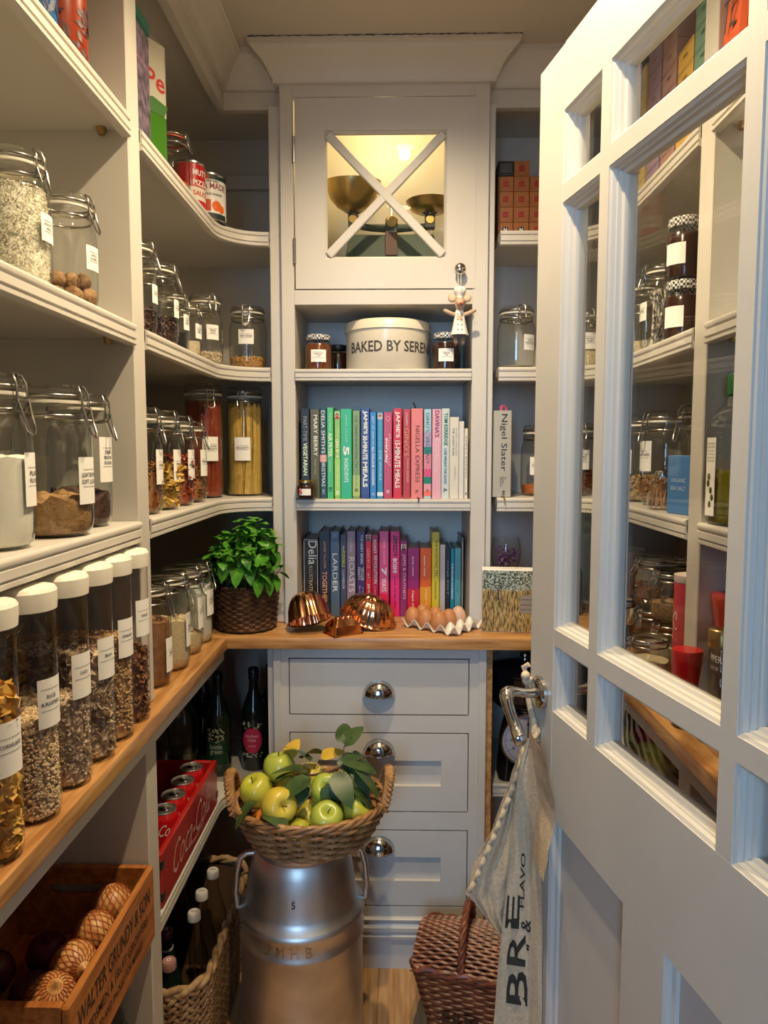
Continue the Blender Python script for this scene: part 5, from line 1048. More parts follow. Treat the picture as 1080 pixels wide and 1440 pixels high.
# ------------------------------------------------------------------ crates below the worktop
SHO = .012
cr = thing('wooden_crate', 'varnished pine crate with black stencilled lettering holding onions', 'crate', (-.460, .944, ZL))
Lc, Dc, Hc = .354, .27, .142
ob('front_board', B().box(-SHO, 0, 0, Lc, 0, Hc), 'pine', cr, bevel=.003); ob('back_board', B().box(-Dc, -Dc+SHO, 0, Lc, 0, Hc), 'pine', cr, bevel=.003); ob('floor_board', B().box(-Dc+SHO, -SHO, SHO, Lc-SHO, .001, .010), 'pine', cr)
for y0 in (.0005, Lc-SHO-.0005):
    hx, hw, h0, h1 = -Dc/2, .050, .088, .110; b = B()
    xs = [-Dc+SHO, -SHO]; rim = [(hx-hw+.011*math.cos(rad(a)), (h0+h1)/2+.011*math.sin(rad(a))) for a in range(90, 271, 30)] + [(hx+hw+.011*math.cos(rad(a)), (h0+h1)/2+.011*math.sin(rad(a))) for a in range(-90, 91, 30)]
    n_ = len(rim); outer = []
    for px, pz in rim:
        dx, dz = px-hx, pz-(h0+h1)/2
        outer.append((xs[0] if px < hx-hw*.6 else xs[1] if px > hx+hw*.6 else px, Hc if dz > .0105 else .0 if dz < -.0105 else pz))
    outer = [(xs[0] if px < hx else xs[1], Hc if i in (0, n_-1) else 0 if i in (6, 7) else pz) for i, ((px, pz), _) in enumerate(zip(rim, rim))]
    vs = [(p[0], y, p[1]) for y in (y0, y0+SHO) for p in rim] + [(p[0], y, p[1]) for y in (y0, y0+SHO) for p in outer]
    for q in range(n_):
        r2 = (q+1) % n_; b_ = 2*n_
        b.add([vs[q], vs[r2], vs[b_+r2], vs[b_+q]], [(0,1,2,3)]); b.add([vs[n_+q], vs[n_+r2], vs[b_+n_+r2], vs[b_+n_+q]], [(3,2,1,0)])
        b.add([vs[q], vs[r2], vs[n_+r2], vs[n_+q]], [(3,2,1,0)]); b.add([vs[b_+q], vs[b_+r2], vs[b_+n_+r2], vs[b_+n_+q]], [(0,1,2,3)])
    ob('end_board', b, 'pine', cr, smooth=0)
t = B()
for s_, w, h, z in (('WALTER GRUNDY & SON', .30, .030, .100), ('SEEDSMEN & FRUIT GROWERS', .27, .017, .062), ('PICKED AND PACKED FOR MARKET', .22, .014, .034)):
    put_text(t, s_, w, h, lambda x, y: (.0006, Lc/2+x, z+y), .004)
ob('lettering', t, flat((.03,.018,.01), .7), cr, smooth=0)
def onion(label, x, y, z, r, m, net=True, rot=(0,0,0)):
    o = thing('onion', label, 'onion', (-.460+x, .944+y, ZL+z), 0, 'onions in the pine crate', rot)
    ob('bulb', B().lathe([(.0001,-.92*r),(.25*r,-.90*r),(.62*r,-.72*r),(.92*r,-.35*r),(r,.05*r),(.90*r,.45*r),(.62*r,.74*r),(.30*r,.90*r),(.12*r,1.02*r),(.07*r,1.2*r),(.0001,1.22*r)], 28), m, o, smooth=70)
    if net:
        b = B()
        for d in (1, -1):
            for k in range(20):
                pts = []
                for i in range(13):
                    t_ = -1.25+2.5*i/12; a = 2*PI*k/20+d*t_*.55; q = r*1.03
                    pts.append((q*math.cos(t_)*math.cos(a), q*math.cos(t_)*math.sin(a), q*math.sin(t_)*.93))
                b.tube(pts, .0006, 3)
        ob('net', b, 'net', o, smooth=60)
for i, (y, z, m) in enumerate(((.054,.111,'pale'),(.130,.109,''),(.207,.109,''),(.284,.110,''))):
    onion(['netted onion in the crate corner by the worn end board', 'netted onion second from the worn crate end', 'netted onion third from the worn crate end', 'netted onion under the hand hole of the crate'][i], -.052, y, z, .035 if i else .0365, 'onion', True, (.3+i, .4, i*.8))
for i, (x, y, z) in enumerate(((-.06,.06,.045),(-.06,.14,.045),(-.06,.22,.045),(-.06,.30,.045))): onion(['onion in the bottom layer beneath the first netted onion', 'onion in the bottom layer beneath the second netted onion', 'onion in the bottom layer beneath the third netted onion', 'onion in the bottom layer beneath the fourth netted onion'][i], x+.010, y-.004, .042, .0285, 'onion', False, (.1*i, .1, 0))
for i, (x, y, l) in enumerate(((-.140,.055,'dark red onion in the shade beside the worn crate end'),(-.130,.145,'dark red onion in the middle of the crate'),(-.150,.240,'dark red onion in the shade below the hand hole'),(-.215,.100,'dark red onion against the back board near the worn end'),(-.218,.190,'dark red onion against the middle of the back board'))): onion(l, x, y, .046, .035, 'onion_red', False, (i*.2, .1*i, 0))
kc = thing('drinks_crate', 'red painted wooden drinks crate with white script lettering', 'crate', (-.472, 1.378, ZL))
Lk, Dk, Hk = .445, .29, .116
ob('front_board', B().box(-.012, 0, 0, Lk, 0, Hk), 'red_paint', kc, bevel=.003); ob('back_board', B().box(-Dk, -Dk+.012, 0, Lk, 0, Hk), 'red_paint', kc, bevel=.003)
for y in (.0, Lk-.012): ob('end_board', B().box(-Dk+.0122, -.0122, y+.0003, y+.0117, 0, Hk+.0), 'red_paint', kc, bevel=.003)
ob('floor_board', B().box(-Dk+.013, -.013, .013, Lk-.013, .001, .009), 'pine', kc)
for y in (.0, Lk-.012): [ob('corner_strap', B().box(-.014, .0012, y-.0012, y+.0132, Hk*q, Hk*(q+.13)), 'iron', kc, smooth=0) for q in (.15, .72)]
t = B(); put_text(t, 'Coca-Cola', .30, .066, lambda x, y: (.0007, Lk/2+x, .058+y), -.004, .35); put_text(t, 'TRADE MARK', .06, .007, lambda x, y: (.0007, Lk*.62+x, .020+y), 0)
t.add([(.0007,.13,.030),(.0007,.24,.022),(.0007,.33,.030),(.0007,.24,.017)], [(0,1,2,3)])
ob('lettering', t, flat(srgb(205,170,165)), kc, smooth=0)
def can(label, y, x=-.522):
    c = thing('drinks_can', label, 'can', (x, y, ZL+.0095), rad(75), 'red drinks cans in the red crate')
    ob('body', B().lathe([(.0001,.004),(.020,.003),(.024,0),(.027,.003),(.0325,.012),(.033,.018),(.033,.098),(.031,.104),(.0275,.112)], 40), 'can_red', c, smooth=50)
    ob('top', B().lathe([(.0275,.112),(.0278,.1145),(.0270,.1155),(.0255,.1145),(.0245,.111),(.023,.1105),(.0001,.111)], 40), 'aluminium', c, smooth=50)
    ob('pull_tab', B().add([(.011*math.cos(i*PI/8)*.72+.002, .012*math.sin(i*PI/8), .1128) for i in range(16)]+[(.0,.0,.1135)], [(i, (i+1) % 16, 16) for i in range(16)]).tube([(.002+.006*math.cos(i*PI/6), -.006+.0055*math.sin(i*PI/6), .1136) for i in range(12)], .0009, 5, True), 'chrome', c)
    t = B(); put_text(t, 'Coca-Cola', .085, .026, lambda u, v: (.0335*math.sin((u)/.033), -.0335*math.cos((u)/.033), .080+v), .0, .35); ob('lettering', t, 'white_ink', c, smooth=0)
for y, l in ((1.546, 'red drinks can in the crate beside the shelf divider end'), (1.616, 'second red drinks can from the divider end of the crate'), (1.688, 'third red drinks can from the divider end of the crate'), (1.762, 'red drinks can against the far end of the red crate')): can(l, y)

# ------------------------------------------------------------------ bottles on the low corner shelf
def bottle(label, loc, R, H, m, capm, prof=None, lab=None, face=0, cat='bottle', name='bottle', group=None, liquid=None, caph=.03):
    c = thing(name, label, cat, loc, face, group)
    pf = prof or [(.0001,.006),(R*.7,.003),(R*.93,0),(R,.006),(R,H*.52),(R*.96,H*.58),(R*.72,H*.68),(R*.42,H*.78),(R*.36,H*.86),(R*.36,H-.012),(R*.42,H-.012),(R*.42,H-.004),(R*.36,H-.002)]
    ob('body', B().lathe(pf, 32), m, c, smooth=50)
    rt = pf[-1][0]
    ob('cap', B().lathe([(.0001,H+.003),(rt*.95,H+.003),(rt*1.12,H),(rt*1.14,H-caph),(rt*1.0,H-caph)], 24), capm, c, smooth=50)
    if liquid: ob('liquid', B().lathe([(.0001,.006),(R*.9,.006),(R*.95,.012),(R*.95,H*liquid[1]),(.0001,H*liquid[1])], 28), liquid[0], c, smooth=50)
    return c
mat('bottle_dark', (.012,.022,.014), .08, coat=.5); MT['bottle_dark'].node_tree.nodes['Principled BSDF'].inputs['Specular IOR Level'].default_value = .6
c = bottle('tall dark bottle with round pink label on the low corner shelf', (-.418, 2.045, ZL), .037, .292, 'bottle_dark', 'black')
ob('label', B().grid(lambda u, v: (.0375*math.sin((u-.5)*1.7*math.sin(PI*(.12+.76*v))), -.0375*math.cos((u-.5)*1.7*math.sin(PI*(.12+.76*v))), .055+.072*v), 12, 10), flat(srgb(195,45,85)), c, smooth=60)
t = B(); bent(t, 'elderflower', .040, .010, .0382, .105, 0, .0); bent(t, 'rose', .024, .008, .0382, .092, 0, 0); bent(t, 'PRESSE', .022, .004, .0382, .075, 0, 0); ob('lettering', t, flat(srgb(240,190,200)), c, smooth=0)
t = B(); rnd = random.Random(4)
for i in range(40): a = rnd.uniform(-.8,.8); t.ball((.0378*math.sin(a), -.0378*math.cos(a), rnd.choice((rnd.uniform(.042,.058), rnd.uniform(.125,.145)))), (.0022,.0008,.0022), 6, 4)
o = ob('blossom_print', t, flat(srgb(190,185,165)), c); o['kind'] = 'stuff'
c = bottle('tall dark green bottle with white blossom print on the low corner shelf', (-.512, 2.005, ZL), .035, .290, 'bottle_dark', 'black')
ob('label', band(.0354, .035, .105, -.9, .9, 14), flat(srgb(15,60,38)), c)
t = B(); bent(t, 'bottle', .036, .014, .0360, .088, 0, .01); bent(t, 'green', .036, .014, .0360, .070, 0, .01); ob('lettering', t, flat(srgb(170,190,175)), c, smooth=0)
t = B()
for i in range(50): a = rnd.uniform(-.7,.7); t.ball((.036*math.sin(a), -.036*math.cos(a), rnd.uniform(.100,.140)), (.0024,.0008,.0024), 6, 4)
o = ob('blossom_print', t, flat(srgb(170,175,140)), c); o['kind'] = 'stuff'
bottle('dark wine bottle behind the pink labelled one', (-.388, 2.155, ZL), .036, .27, 'bottle_dark', 'black')
c = bottle('clear bottle of yellow green oil in the shaded corner', (-.615, 2.000, ZL), .044, .27, 'glass', 'black', liquid=(flat(srgb(90,90,20), .2), .25))
bottle('dark red capped bottle at the back of the low shelf', (-.66, 1.90, ZL), .04, .28, 'bottle_dark', flat(srgb(120,15,20)))
bottle('dark green bottle beside the oil bottle at the back wall', (-.60, 2.16, ZL), .037, .29, 'bottle_dark', flat(srgb(20,60,40)))

# ------------------------------------------------------------------ seagrass basket with bottles on the floor
sg = thing('seagrass_basket', 'deep plaited seagrass basket of water bottles on the floor', 'basket', (-.575, 1.640, .0008))
def rrect(w, d, r, n=8):
    p = []
    for sx, sy, a0 in ((1,1,0),(-1,1,90),(-1,-1,180),(1,-1,270)):
        p += [(sx*(w-r)+r*math.cos(rad(a0+90*i/n)), sy*(d-r)+r*math.sin(rad(a0+90*i/n))) for i in range(n+1)]
    return p
def resample(p, n):
    L_ = [0]
    for i in range(len(p)): L_.append(L_[-1]+math.dist(p[i], p[(i+1) % len(p)]))
    out = []
    for k in range(n):
        s_ = L_[-1]*k/n
        i = max(j for j in range(len(p)) if L_[j] <= s_+1e-9); a, e = p[i], p[(i+1) % len(p)]; t_ = (s_-L_[i])/max(L_[i+1]-L_[i], 1e-9)
        out.append((a[0]+(e[0]-a[0])*t_, a[1]+(e[1]-a[1])*t_, math.atan2(e[1]-a[1], e[0]-a[0])))
    return out
b = B(); NR = 15; HB = .275
for i in range(NR):
    k = i/(NR-1); w, d = .150+.022*k, .225+.022*k
    for q, (x, y, a) in enumerate(resample(rrect(w, d, .07), 66)):
        for sgn in (1, -1):
            M_ = T(x, y, .012+HB*k*.96) @ Rz(a) @ T(.006*sgn, -.003, .0045*sgn) @ Matrix.Rotation(sgn*.6, 4, 'Y')
            b.ball((0,0,0), (.0165,.0062,.0058), 6, 4, M_)
o = ob('plait', b, 'seagrass', sg, smooth=70); o['kind'] = 'stuff'
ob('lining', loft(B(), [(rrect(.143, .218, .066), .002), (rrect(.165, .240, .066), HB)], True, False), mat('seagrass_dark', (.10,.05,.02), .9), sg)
b = B()
for q in range(2): b.tube([(x*(1+.02*math.cos(i*.9+q*PI)), y*(1+.013*math.cos(i*.9+q*PI)), HB+.012+.006*math.sin(i*.9+q*PI)) for i, (x, y, a) in enumerate(resample(rrect(.173, .246, .07), 120))], .0075, 6, True)
ob('rim', b, 'seagrass', sg, smooth=70)
WB = 'clear glass water bottle with white cap in the seagrass basket'
capw = flat(srgb(205,200,195), .4)
pfw = lambda R, H: [(.0001,.006),(R*.8,.002),(R,.008),(R,H*.55),(R*.9,H*.66),(R*.55,H*.80),(R*.42,H*.88),(R*.40,H-.004)]
for i, (x, y, H, m, cm, l) in enumerate(((-.476,1.775,.318,'glass',capw,'clear bottle with white cap at the churn end of the seagrass basket'),(-.550,1.740,.312,'glass',flat(srgb(95,95,100),.4),'clear bottle with grey cap in the seagrass basket'),(-.482,1.690,.314,'glass',capw,'clear bottle with white cap in the middle of the seagrass basket'),(-.478,1.610,.314,'glass',capw,'clear green tinted bottle with white cap beside the plaited rim'),(-.522,1.540,.318,'bottle_dark',flat(srgb(90,30,28),.4),'dark bottle with white collar and maroon cap in the seagrass basket'),(-.492,1.466,.300,'bottle_dark',flat(srgb(165,120,115),.4),'dark bottle with pink white cap at the divider end of the basket'))):
    c = bottle(l, (x, y, .005), .034, H, m, cm, pfw(.034, H), name='water_bottle', group='bottles in the seagrass basket', caph=.016)
    t = B(); put_text(t, 'aqua' if i < 4 else 'o', .016 if i < 4 else .010, .005 if i < 4 else .010, lambda u, v: (u, v, H+.0036), .0); ob('lettering', t, 'ink' if i < 4 else 'white_ink', c, smooth=0)
    if i == 4: ob('collar', B().lathe([(.0145,H-.045),(.0152,H-.045),(.0152,H-.038),(.0145,H-.038)], 20).lathe([(.0205,H-.075),(.0212,H-.075),(.0185,H-.068),(.0178,H-.068)], 20), capw, c)
# teal bag under the onion crate
c = thing('teal_bag', 'teal and black striped bag on the floor beneath the onion crate', 'bag', (-.595, 1.205, .0008))
ob('body', loft(B(), [([(x*s_, y*s_) for x, y in rrect(.10, .075, .05)], z) for z, s_ in ((0,.9),(.03,1),(.20,1.02),(.34,.98),(.395,.80),(.42,.3))]), flat(srgb(20,105,85)), c, smooth=60)
for z in (.10, .20, .30, .37): ob('stripe', loft(B(), [([(x*1.025, y*1.025) for x, y in rrect(.10, .075, .05)], z), ([(x*1.02, y*1.02) for x, y in rrect(.10, .075, .05)], z+.03)] if z < .35 else [([(x*.95, y*.95) for x, y in rrect(.10, .075, .05)], z-.012), ([(x*.86, y*.86) for x, y in rrect(.10, .075, .05)], z+.016)], False, False), 'black', c, smooth=60)

# ------------------------------------------------------------------ wicker hamper
hp = thing('wicker_hamper', 'reddish brown wicker picnic hamper with arched handle on the floor', 'hamper', (.212, 1.655, .0008), rad(-14))
hr = lambda k: [(x, y) for x, y in rrect(.115+.045*k, .070+.030*k, .018, 4)]
def hpath(t_, k):
    p = resample_cache(k); q = (t_ % 1)*len(p); i = int(q) % len(p); a, e = p[i], p[(i+1) % len(p)]; f = q-int(q)
    return (a[0]+(e[0]-a[0])*f, a[1]+(e[1]-a[1])*f)
RC = {}
def resample_cache(k):
    k = round(k, 3)
    if k not in RC: RC[k] = resample(hr(k), 80)
    return RC[k]
ob('body', weave(B(), hpath, 21, .006, .195, 120, .0024, .0046, 5, 36), 'wicker_red', hp, smooth=60)
ob('lining', loft(B(), [(rrect(.112, .067, .018, 4), .002), (rrect(.156, .096, .018, 4), .196)]), 'wicker_red', hp)
b = B()
for i in range(26):
    y = -.100+.2*i/25; zt = .205+.040*(1-(y/.10)**2)
    b.tube([(-.163+.326*q/40, y, zt+.0018*math.cos(q*1.5+PI*(i % 2))-.012*(abs(q-20)/20)**2) for q in range(41)], .0043, 5)
ob('lid', b, 'wicker_red', hp, smooth=60)
b = B()
for q in range(2): b.tube([(x*(1+.02*math.cos(i*.7+q*PI)), y*(1+.02*math.cos(i*.7+q*PI)), .199+.005*math.sin(i*.7+q*PI)) for i, (x, y, a) in enumerate(resample(rrect(.162, .102, .018, 4), 110))], .0055, 5, True)
ob('rim', b, 'wicker_red', hp, smooth=60)
b = B()
for q in range(3): b.tube([(-.045+.005*math.cos(i*.8+q*2.1), -.098*math.cos(PI*i/40)+.004*math.sin(i*.8+q*2.1), .20+.105*math.sin(PI*i/40)) for i in range(41)], .005, 6)
ob('handle', b, 'wicker_red', hp, smooth=60)
t = B(); put_text(t, 'F&M', .085, .045, lambda x, y: (x-.045, -.090-(.10-.085)*(y+.045)/.1-.0035, .085+y), .02); ob('lettering', t, 'black', hp, smooth=0)

# ------------------------------------------------------------------ linen apron on the door handle
ap = thing('linen_apron', 'folded natural linen apron with black lettering hanging from the door handle', 'apron', (.214, 1.170, 0))
def cloth(name, outline, folds, depth, yo, thick=.0022, nu=20, nv=40, tilt=0, m='linen'):
    # outline: (z, x_left, x_right) from top to bottom
    def row(v):
        zz = outline[0][0]+(outline[-1][0]-outline[0][0])*v
        for (z0, a0, b0), (z1, a1, b1) in zip(outline, outline[1:]):
            if z1 <= zz <= z0:
                f = (z0-zz)/(z0-z1); f = f*f*(3-2*f)*.35+f*.65; return zz, a0+(a1-a0)*f, b0+(b1-b0)*f
        return zz, outline[-1][1], outline[-1][2]
    def fn(off):
        def g(u, v):
            zz, a, e = row(v); w = depth*math.sin(u*folds*2*PI+v*1.3)*(.35+.65*min(1, v*3)) + .004*mnoise.noise((u*6, v*9, yo*50))
            return (a+(e-a)*u, yo+w+off+tilt*u, zz)
        return g
    b = B().grid(fn(0), nu, nv).grid(lambda u, v: fn(thick)(1-u, v), nu, nv)
    b.grid(lambda u, v: fn(thick*v)(1, u), nv, 1); b.grid(lambda u, v: fn(thick*(1-v))(0, u), nv, 1); b.grid(lambda u, v: fn(thick*(1-v))(u, 1), nu, 1)
    return ob(name, b, m, ap, smooth=70), fn
f1, fmain = cloth('front_fold', [(.935,-.004,.010),(.88,-.018,.008),(.80,-.026,.008),(.66,-.036,.010),(.50,-.048,.013),(.36,-.056,.016),(.16,-.058,.016)], .55, .006, -.024)
f2, _ = cloth('gathered_side', [(.925,-.006,.004),(.86,-.026,-.008),(.78,-.052,-.010),(.70,-.088,-.014),(.655,-.096,-.022),(.62,-.070,-.034),(.585,-.044,-.030)], 2.2, .005, -.006, nu=24)
f3, _ = cloth('corner_fold', [(.945,.000,.008),(.90,.000,.016),(.86,.002,.025),(.835,.004,.025),(.79,.004,.016),(.74,.004,.010)], .8, .004, -.020, tilt=-.085)
f4, _ = cloth('back_fold', [(.92,-.010,.008),(.80,-.012,.014),(.60,-.014,.022),(.40,-.016,.024),(.16,-.016,.024)], .7, .003, -.010, tilt=-.035)
# ruched hem along the gathered side
b = B()
b.tube([(-.006-.090*s_**1.2+.002*math.sin(i*1.9), -.010+.003*math.cos(i*1.9), .915-.255*s_) for i, s_ in enumerate([q/40 for q in range(41)])], [.0045+.0016*math.sin(q*1.9) for q in range(41)], 8)
ob('ruched_hem', b, 'linen', ap, smooth=70)
ob('strap', B().tube([(.012,-.008,.925),(.010,-.004,.955),(.004,.012,.985),(.002,.02,1.010)], [.008,.006,.005,.004], 8).tube([(.006,-.012,.925),(.018,-.010,.945),(.028,.0,.925),(.030,.002,.900)], [.006,.005,.005,.003], 8), 'linen', ap, smooth=70)
ob('tie_knot', B().ball((.004,.022,1.016), (.010,.009,.009)).ball((.012,.015,1.008), (.009,.008,.008)).ball((-.002,.012,1.028), (.008,.008,.008)).tube([(.0,.02,1.02),(.012,.016,1.0),(.022,.012,.998)], .005, 7).tube([(.0,.02,1.03),(-.004,.02,1.04),(.004,.016,1.046)], .0045, 7), 'rope', ap, smooth=70)
t = B()
def on_apron(cu, cz):   # lettering runs up the cloth
    def g(x, y):
        z = cz+x; v = (.935-z)/(.935-.16); u = .5+cu-y/.080
        p = fmain(-.0012)(min(max(u, .02), .98), min(max(v, 0), 1)); return p
    return g
put_text(t, 'B', .060, .044, on_apron(.06, .505), .012); put_text(t, 'R', .056, .042, on_apron(.0, .572), .012); put_text(t, 'E', .058, .036, on_apron(-.18, .636), .012)
put_text(t, '&', .022, .024, on_apron(.26, .616), .01); put_text(t, 'FLAVO', .095, .014, on_apron(.10, .692), .01); put_text(t, '"', .010, .008, on_apron(.34, .578), .02)
ob('lettering', t, flat((.025,.023,.02), .8), ap, smooth=0)

# ------------------------------------------------------------------ end wall shelves beside the door
mat('coffee_box', srgb(138,80,36), .5, col2=srgb(160,98,50), nscale=30)
cmN = [flat(srgb(140,25,20)), flat(KK)]
nb = 0
for r_ in range(5):
    for c_ in range(3):
        if r_ == 4 and c_ == 2: continue
        x = .292+.043*c_; z = Z3+.0405*r_
        nm = 'black' if (r_, c_) == (4, 0) else 'orange brown'
        k = thing('capsule_box', '%s coffee capsule box in the %s row, %s column' % (nm, ['lowest', 'second', 'third', 'fourth', 'topmost'][r_], ['cabinet side', 'middle', 'door side'][c_]), 'box', (x, 2.05, z), 0, 'coffee capsule boxes stacked on the top end shelf')
        dark = r_ == 4 and c_ == 0
        ob('carton', B().box(-.0208, .0208, 0, .16, 0, .0400), flat(srgb(24,26,32)) if dark else 'coffee_box', k, bevel=.0008)
        if not dark:
            sq_ = ob('square_print', B().box(-.0075, .0075, -.0005, 0, .0125, .0275), cmN[1] if r_ == 0 and c_ < 2 else cmN[0], k, smooth=0)
            t = B(); put_text(t, 'N', .009, .010, lambda u, v: (u, -.0009, .020+v), .02); ob('lettering', t, 'white_ink' if r_ == 0 and c_ < 2 else flat(srgb(165,50,30)), k, smooth=0)
        else:
            t = B()
            for i in range(4): put_text(t, 'RISTRETTO', .030, .003, lambda u, v: (u, -.0005, .030-.006*i+v), 0)
            ob('lettering', t, flat(srgb(150,150,150)), k, smooth=0)
clip_jar('clip-top jar of clear greenish liquid on the end shelf beside the door', (.330, 2.072, Z2), .15, .053, .172, ['WHITE', 'CHOCOLATE'], ('seed', 'powder', .004, 0), .05, 30, tagz=(.05,.092), lw=.038, tag_ang=.45)
clip_jar('clip-top jar of orange lentils half hidden behind the cream book', (.405, 2.100, Z1), .1, .052, .20, ['LENTILS'], ('lentil', 'powder', .006, 0), .14, 31, tagz=(.06,.11), lw=.04, tag_ang=-.4)
# kitchen scale and pan below the worktop
ks = thing('kitchen_scale', 'kitchen scale with round white dial on the low shelf', 'scale', (.358, 2.010, ZL))
ob('body', loft(B(), [(rrect(.075, .05, .02, 4), 0), (rrect(.062, .042, .02, 4), .13), (rrect(.045, .036, .02, 4), .20)]), 'black_gloss', ks, smooth=40)
dl = ob('dial', B().lathe([(.0001,.004),(.070,.004),(.072,.001),(.072,-.01)], 48, T(0, -.062, .125) @ Matrix.Rotation(PI/2, 4, 'X')), flat(srgb(190,195,215)), ks)
ob('bezel', B().lathe([(.070,.007),(.074,.008),(.077,.003),(.077,-.014),(.070,-.014)], 48, T(0, -.062, .125) @ Matrix.Rotation(PI/2, 4, 'X')), 'chrome', ks)
t = B()
for i in range(60):
    a = 2*PI*i/60; r0, r1 = (.054, .066) if i % 5 == 0 else (.060, .066); q = .0008
    t.add([(r*math.cos(a)-sg_*q*math.sin(a), -.0665, .125+r*math.sin(a)+sg_*q*math.cos(a)) for r, sg_ in ((r0,1),(r1,1),(r1,-1),(r0,-1))], [(0,1,2,3)])
for i in range(12): a = PI/2-2*PI*i/12; put_text(t, str(i), .008, .009, lambda u, v: (.045*math.cos(a)+u, -.0665, .125+.045*math.sin(a)+v), .0)
ob('dial_marks', t, flat(srgb(40,50,110)), dl, smooth=0)
ob('needle', B().box(-.0015, .0015, -.068, -.067, .115, .180), 'black', dl, smooth=0)
ob('platform', B().lathe([(.0001,.200),(.07,.202),(.085,.212),(.083,.213),(.068,.204),(.0001,.203)], 40), 'steel', ks)
pn = thing('black_pan', 'black lidded casserole resting on the kitchen scale', 'pan', (.358, 2.010, ZL+.2135))
ob('pot', B().lathe([(.0001,.001),(.082,0),(.092,.006),(.096,.030),(.098,.085),(.101,.090),(.098,.092)], 48), 'black_gloss', pn, smooth=50)
ob('lid', B().lathe([(.101,.093),(.098,.100),(.070,.112),(.030,.119),(.0001,.120)], 48), 'black_gloss', pn, smooth=60); ob('knob', B().lathe([(.010,.119),(.008,.126),(.015,.132),(.014,.139),(.0001,.141)], 20), 'steel', pn)

# ------------------------------------------------------------------ behind the glazed door
GT = 'tea cartons stacked on the top shelf behind the door'
cols_ = [(1.86, 'pale green', srgb(185,178,125), 8), (1.765, 'sandy yellow', srgb(195,172,110), 7), (1.675, 'lilac', srgb(158,136,158), 8), (1.585, 'dusky pink', srgb(170,135,130), 8), (1.498, 'amber', srgb(205,165,80), 5), (1.415, 'teal', srgb(115,150,135), 6)]
for y, nm, c_, n_ in cols_:
    for i in range(n_):
        k = thing('tea_carton', '%s tea carton, %s of its stack behind the door' % (nm, ['lowest', 'second up', 'third up', 'fourth up', 'fifth up', 'sixth up', 'seventh up', 'eighth up'][i]), 'box', (.560, y, Z3+.0415*i), FR, GT)
        ob('carton', B().box(-.038, .038, 0, .13, 0, .041), flat(c_, .6), k, bevel=.0008)
        t = B(); put_text(t, 'TEA', .024, .007, lambda u, v: (u, -.0005, .021+v), .01); t.box(-.034, .034, -.0006, -.0004, .036, .0366); ob('lettering', t, flat(tuple(q*.25 for q in c_)), k, smooth=0)
c = thing('paper_bag', 'crumpled orange paper bag with black handwriting on the top shelf', 'bag', (.574, 1.260, Z3), FR)
def bagf(s_, w, d, H):
    rnd = random.Random(s_)
    return loft(B(), [([(x*f+rnd.uniform(-.003,.003), y*g+rnd.uniform(-.003,.003)) for x, y in rrect(w, d, .006, 1)], H*z) for z, f, g in ((0,1,1),(.25,1.02,1.04),(.5,1,1),(.72,.98,.8),(.88,1,.35),(1,1,.10))])
ob('body', bagf(2, .039, .029, .24), mat('orange_paper', srgb(205,80,25), .7, col2=srgb(225,95,35), nscale=8, bump=.5, bscale=14), c, smooth=30)
t = B(); put_text(t, 'TL', .05, .05, lambda u, v: (u, -.0335, .13+v), .0, .2); ob('lettering', t, 'ink', c, smooth=0)
c = thing('yellow_carton', 'yellow carton with dark capitals beside the orange paper bag', 'carton', (.556, 1.158, Z3), FR)
ob('body', B().box(-.055, .055, 0, .03, 0, .155), flat(srgb(225,165,15)), c, bevel=.001); t = B(); put_text(t, 'SELFRIDGES', .085, .013, lambda u, v: (u, -.0006, .055+v), .01); put_text(t, '& CO', .04, .013, lambda u, v: (u-.02, -.0006, .035+v), .01); ob('lettering', t, 'ink', c, smooth=0)
clip_jar('clip-top jar of pale grains on the end shelf seen through the narrow pane', (.535, 2.095, Z2), -.1, .050, .165, ['BULGUR', 'WHEAT'], ('semolina', 'powder', .004, 0), .34, 32, tagz=(.055,.10), lw=.04)
clip_jar('clip-top jar of red beans on the curved shelf behind the door', (.605, 1.905, Z2), FR+.3, .046, .165, None, ('lentil', 'powder', .004, 0), .15, 33)
clip_jar('clip-top jar with two line label next to the straw jar', (.596, 1.790, Z2), FR+.1, .047, .175, ['VANILLA', 'SUGAR'], ('seed', 'powder', .003, 0), .2, 34)
j = clip_jar('clip-top jar of striped paper straws behind the door', (.596, 1.678, Z2), FR+.1, .049, .190, ['STRAWS'], None, 0, 35)
t = B(); rnd = random.Random(6)
for i in range(26): a = rnd.uniform(-.03,.03); t.tube([(a, rnd.uniform(-.03,.03), .006), (a*.6+rnd.uniform(-.02,.02), rnd.uniform(-.03,.03), .135)], .0026, 6)
o = ob('straws', t, mat('straw', (.75,.70,.60), .7, col2=(.15,.12,.12), nscale=140, ramp=(.48,.52)), j); o['kind'] = 'stuff'
for i in range(2): jam(['dark jam jar with dotted lid under another jam jar behind the door', 'dark jam jar with dotted lid stacked on another behind the door'][i], (.592, 1.555, Z2+.1265*i), .037, .125, 'jam', [' '], FR+.7)
clip_jar('clip-top jar of amber pieces behind the narrow middle pane', (.515, 2.095, Z1), 0, .050, .205, ['DRIED', 'FRUIT'], ('honey', 'nug', .008, 300), .36, 36, tagz=(.075,.13), lw=.04)
clip_jar('large clip-top jar on the curved shelf beside the carton', (.622, 1.860, Z1), FR+.3, .054, .215, ['GRANOLA', 'MIX'], ('granola', 'nug', .006, 400), .3, 37, tagz=(.07,.13), lw=.045)
clip_jar('large clip-top jar with cream label behind the small square jar', (.628, 1.725, Z1), FR+.2, .055, .220, ['OATCAKES'], ('brown_pasta', 'nug', .008, 260), .28, 38, tagz=(.08,.15), lw=.05)
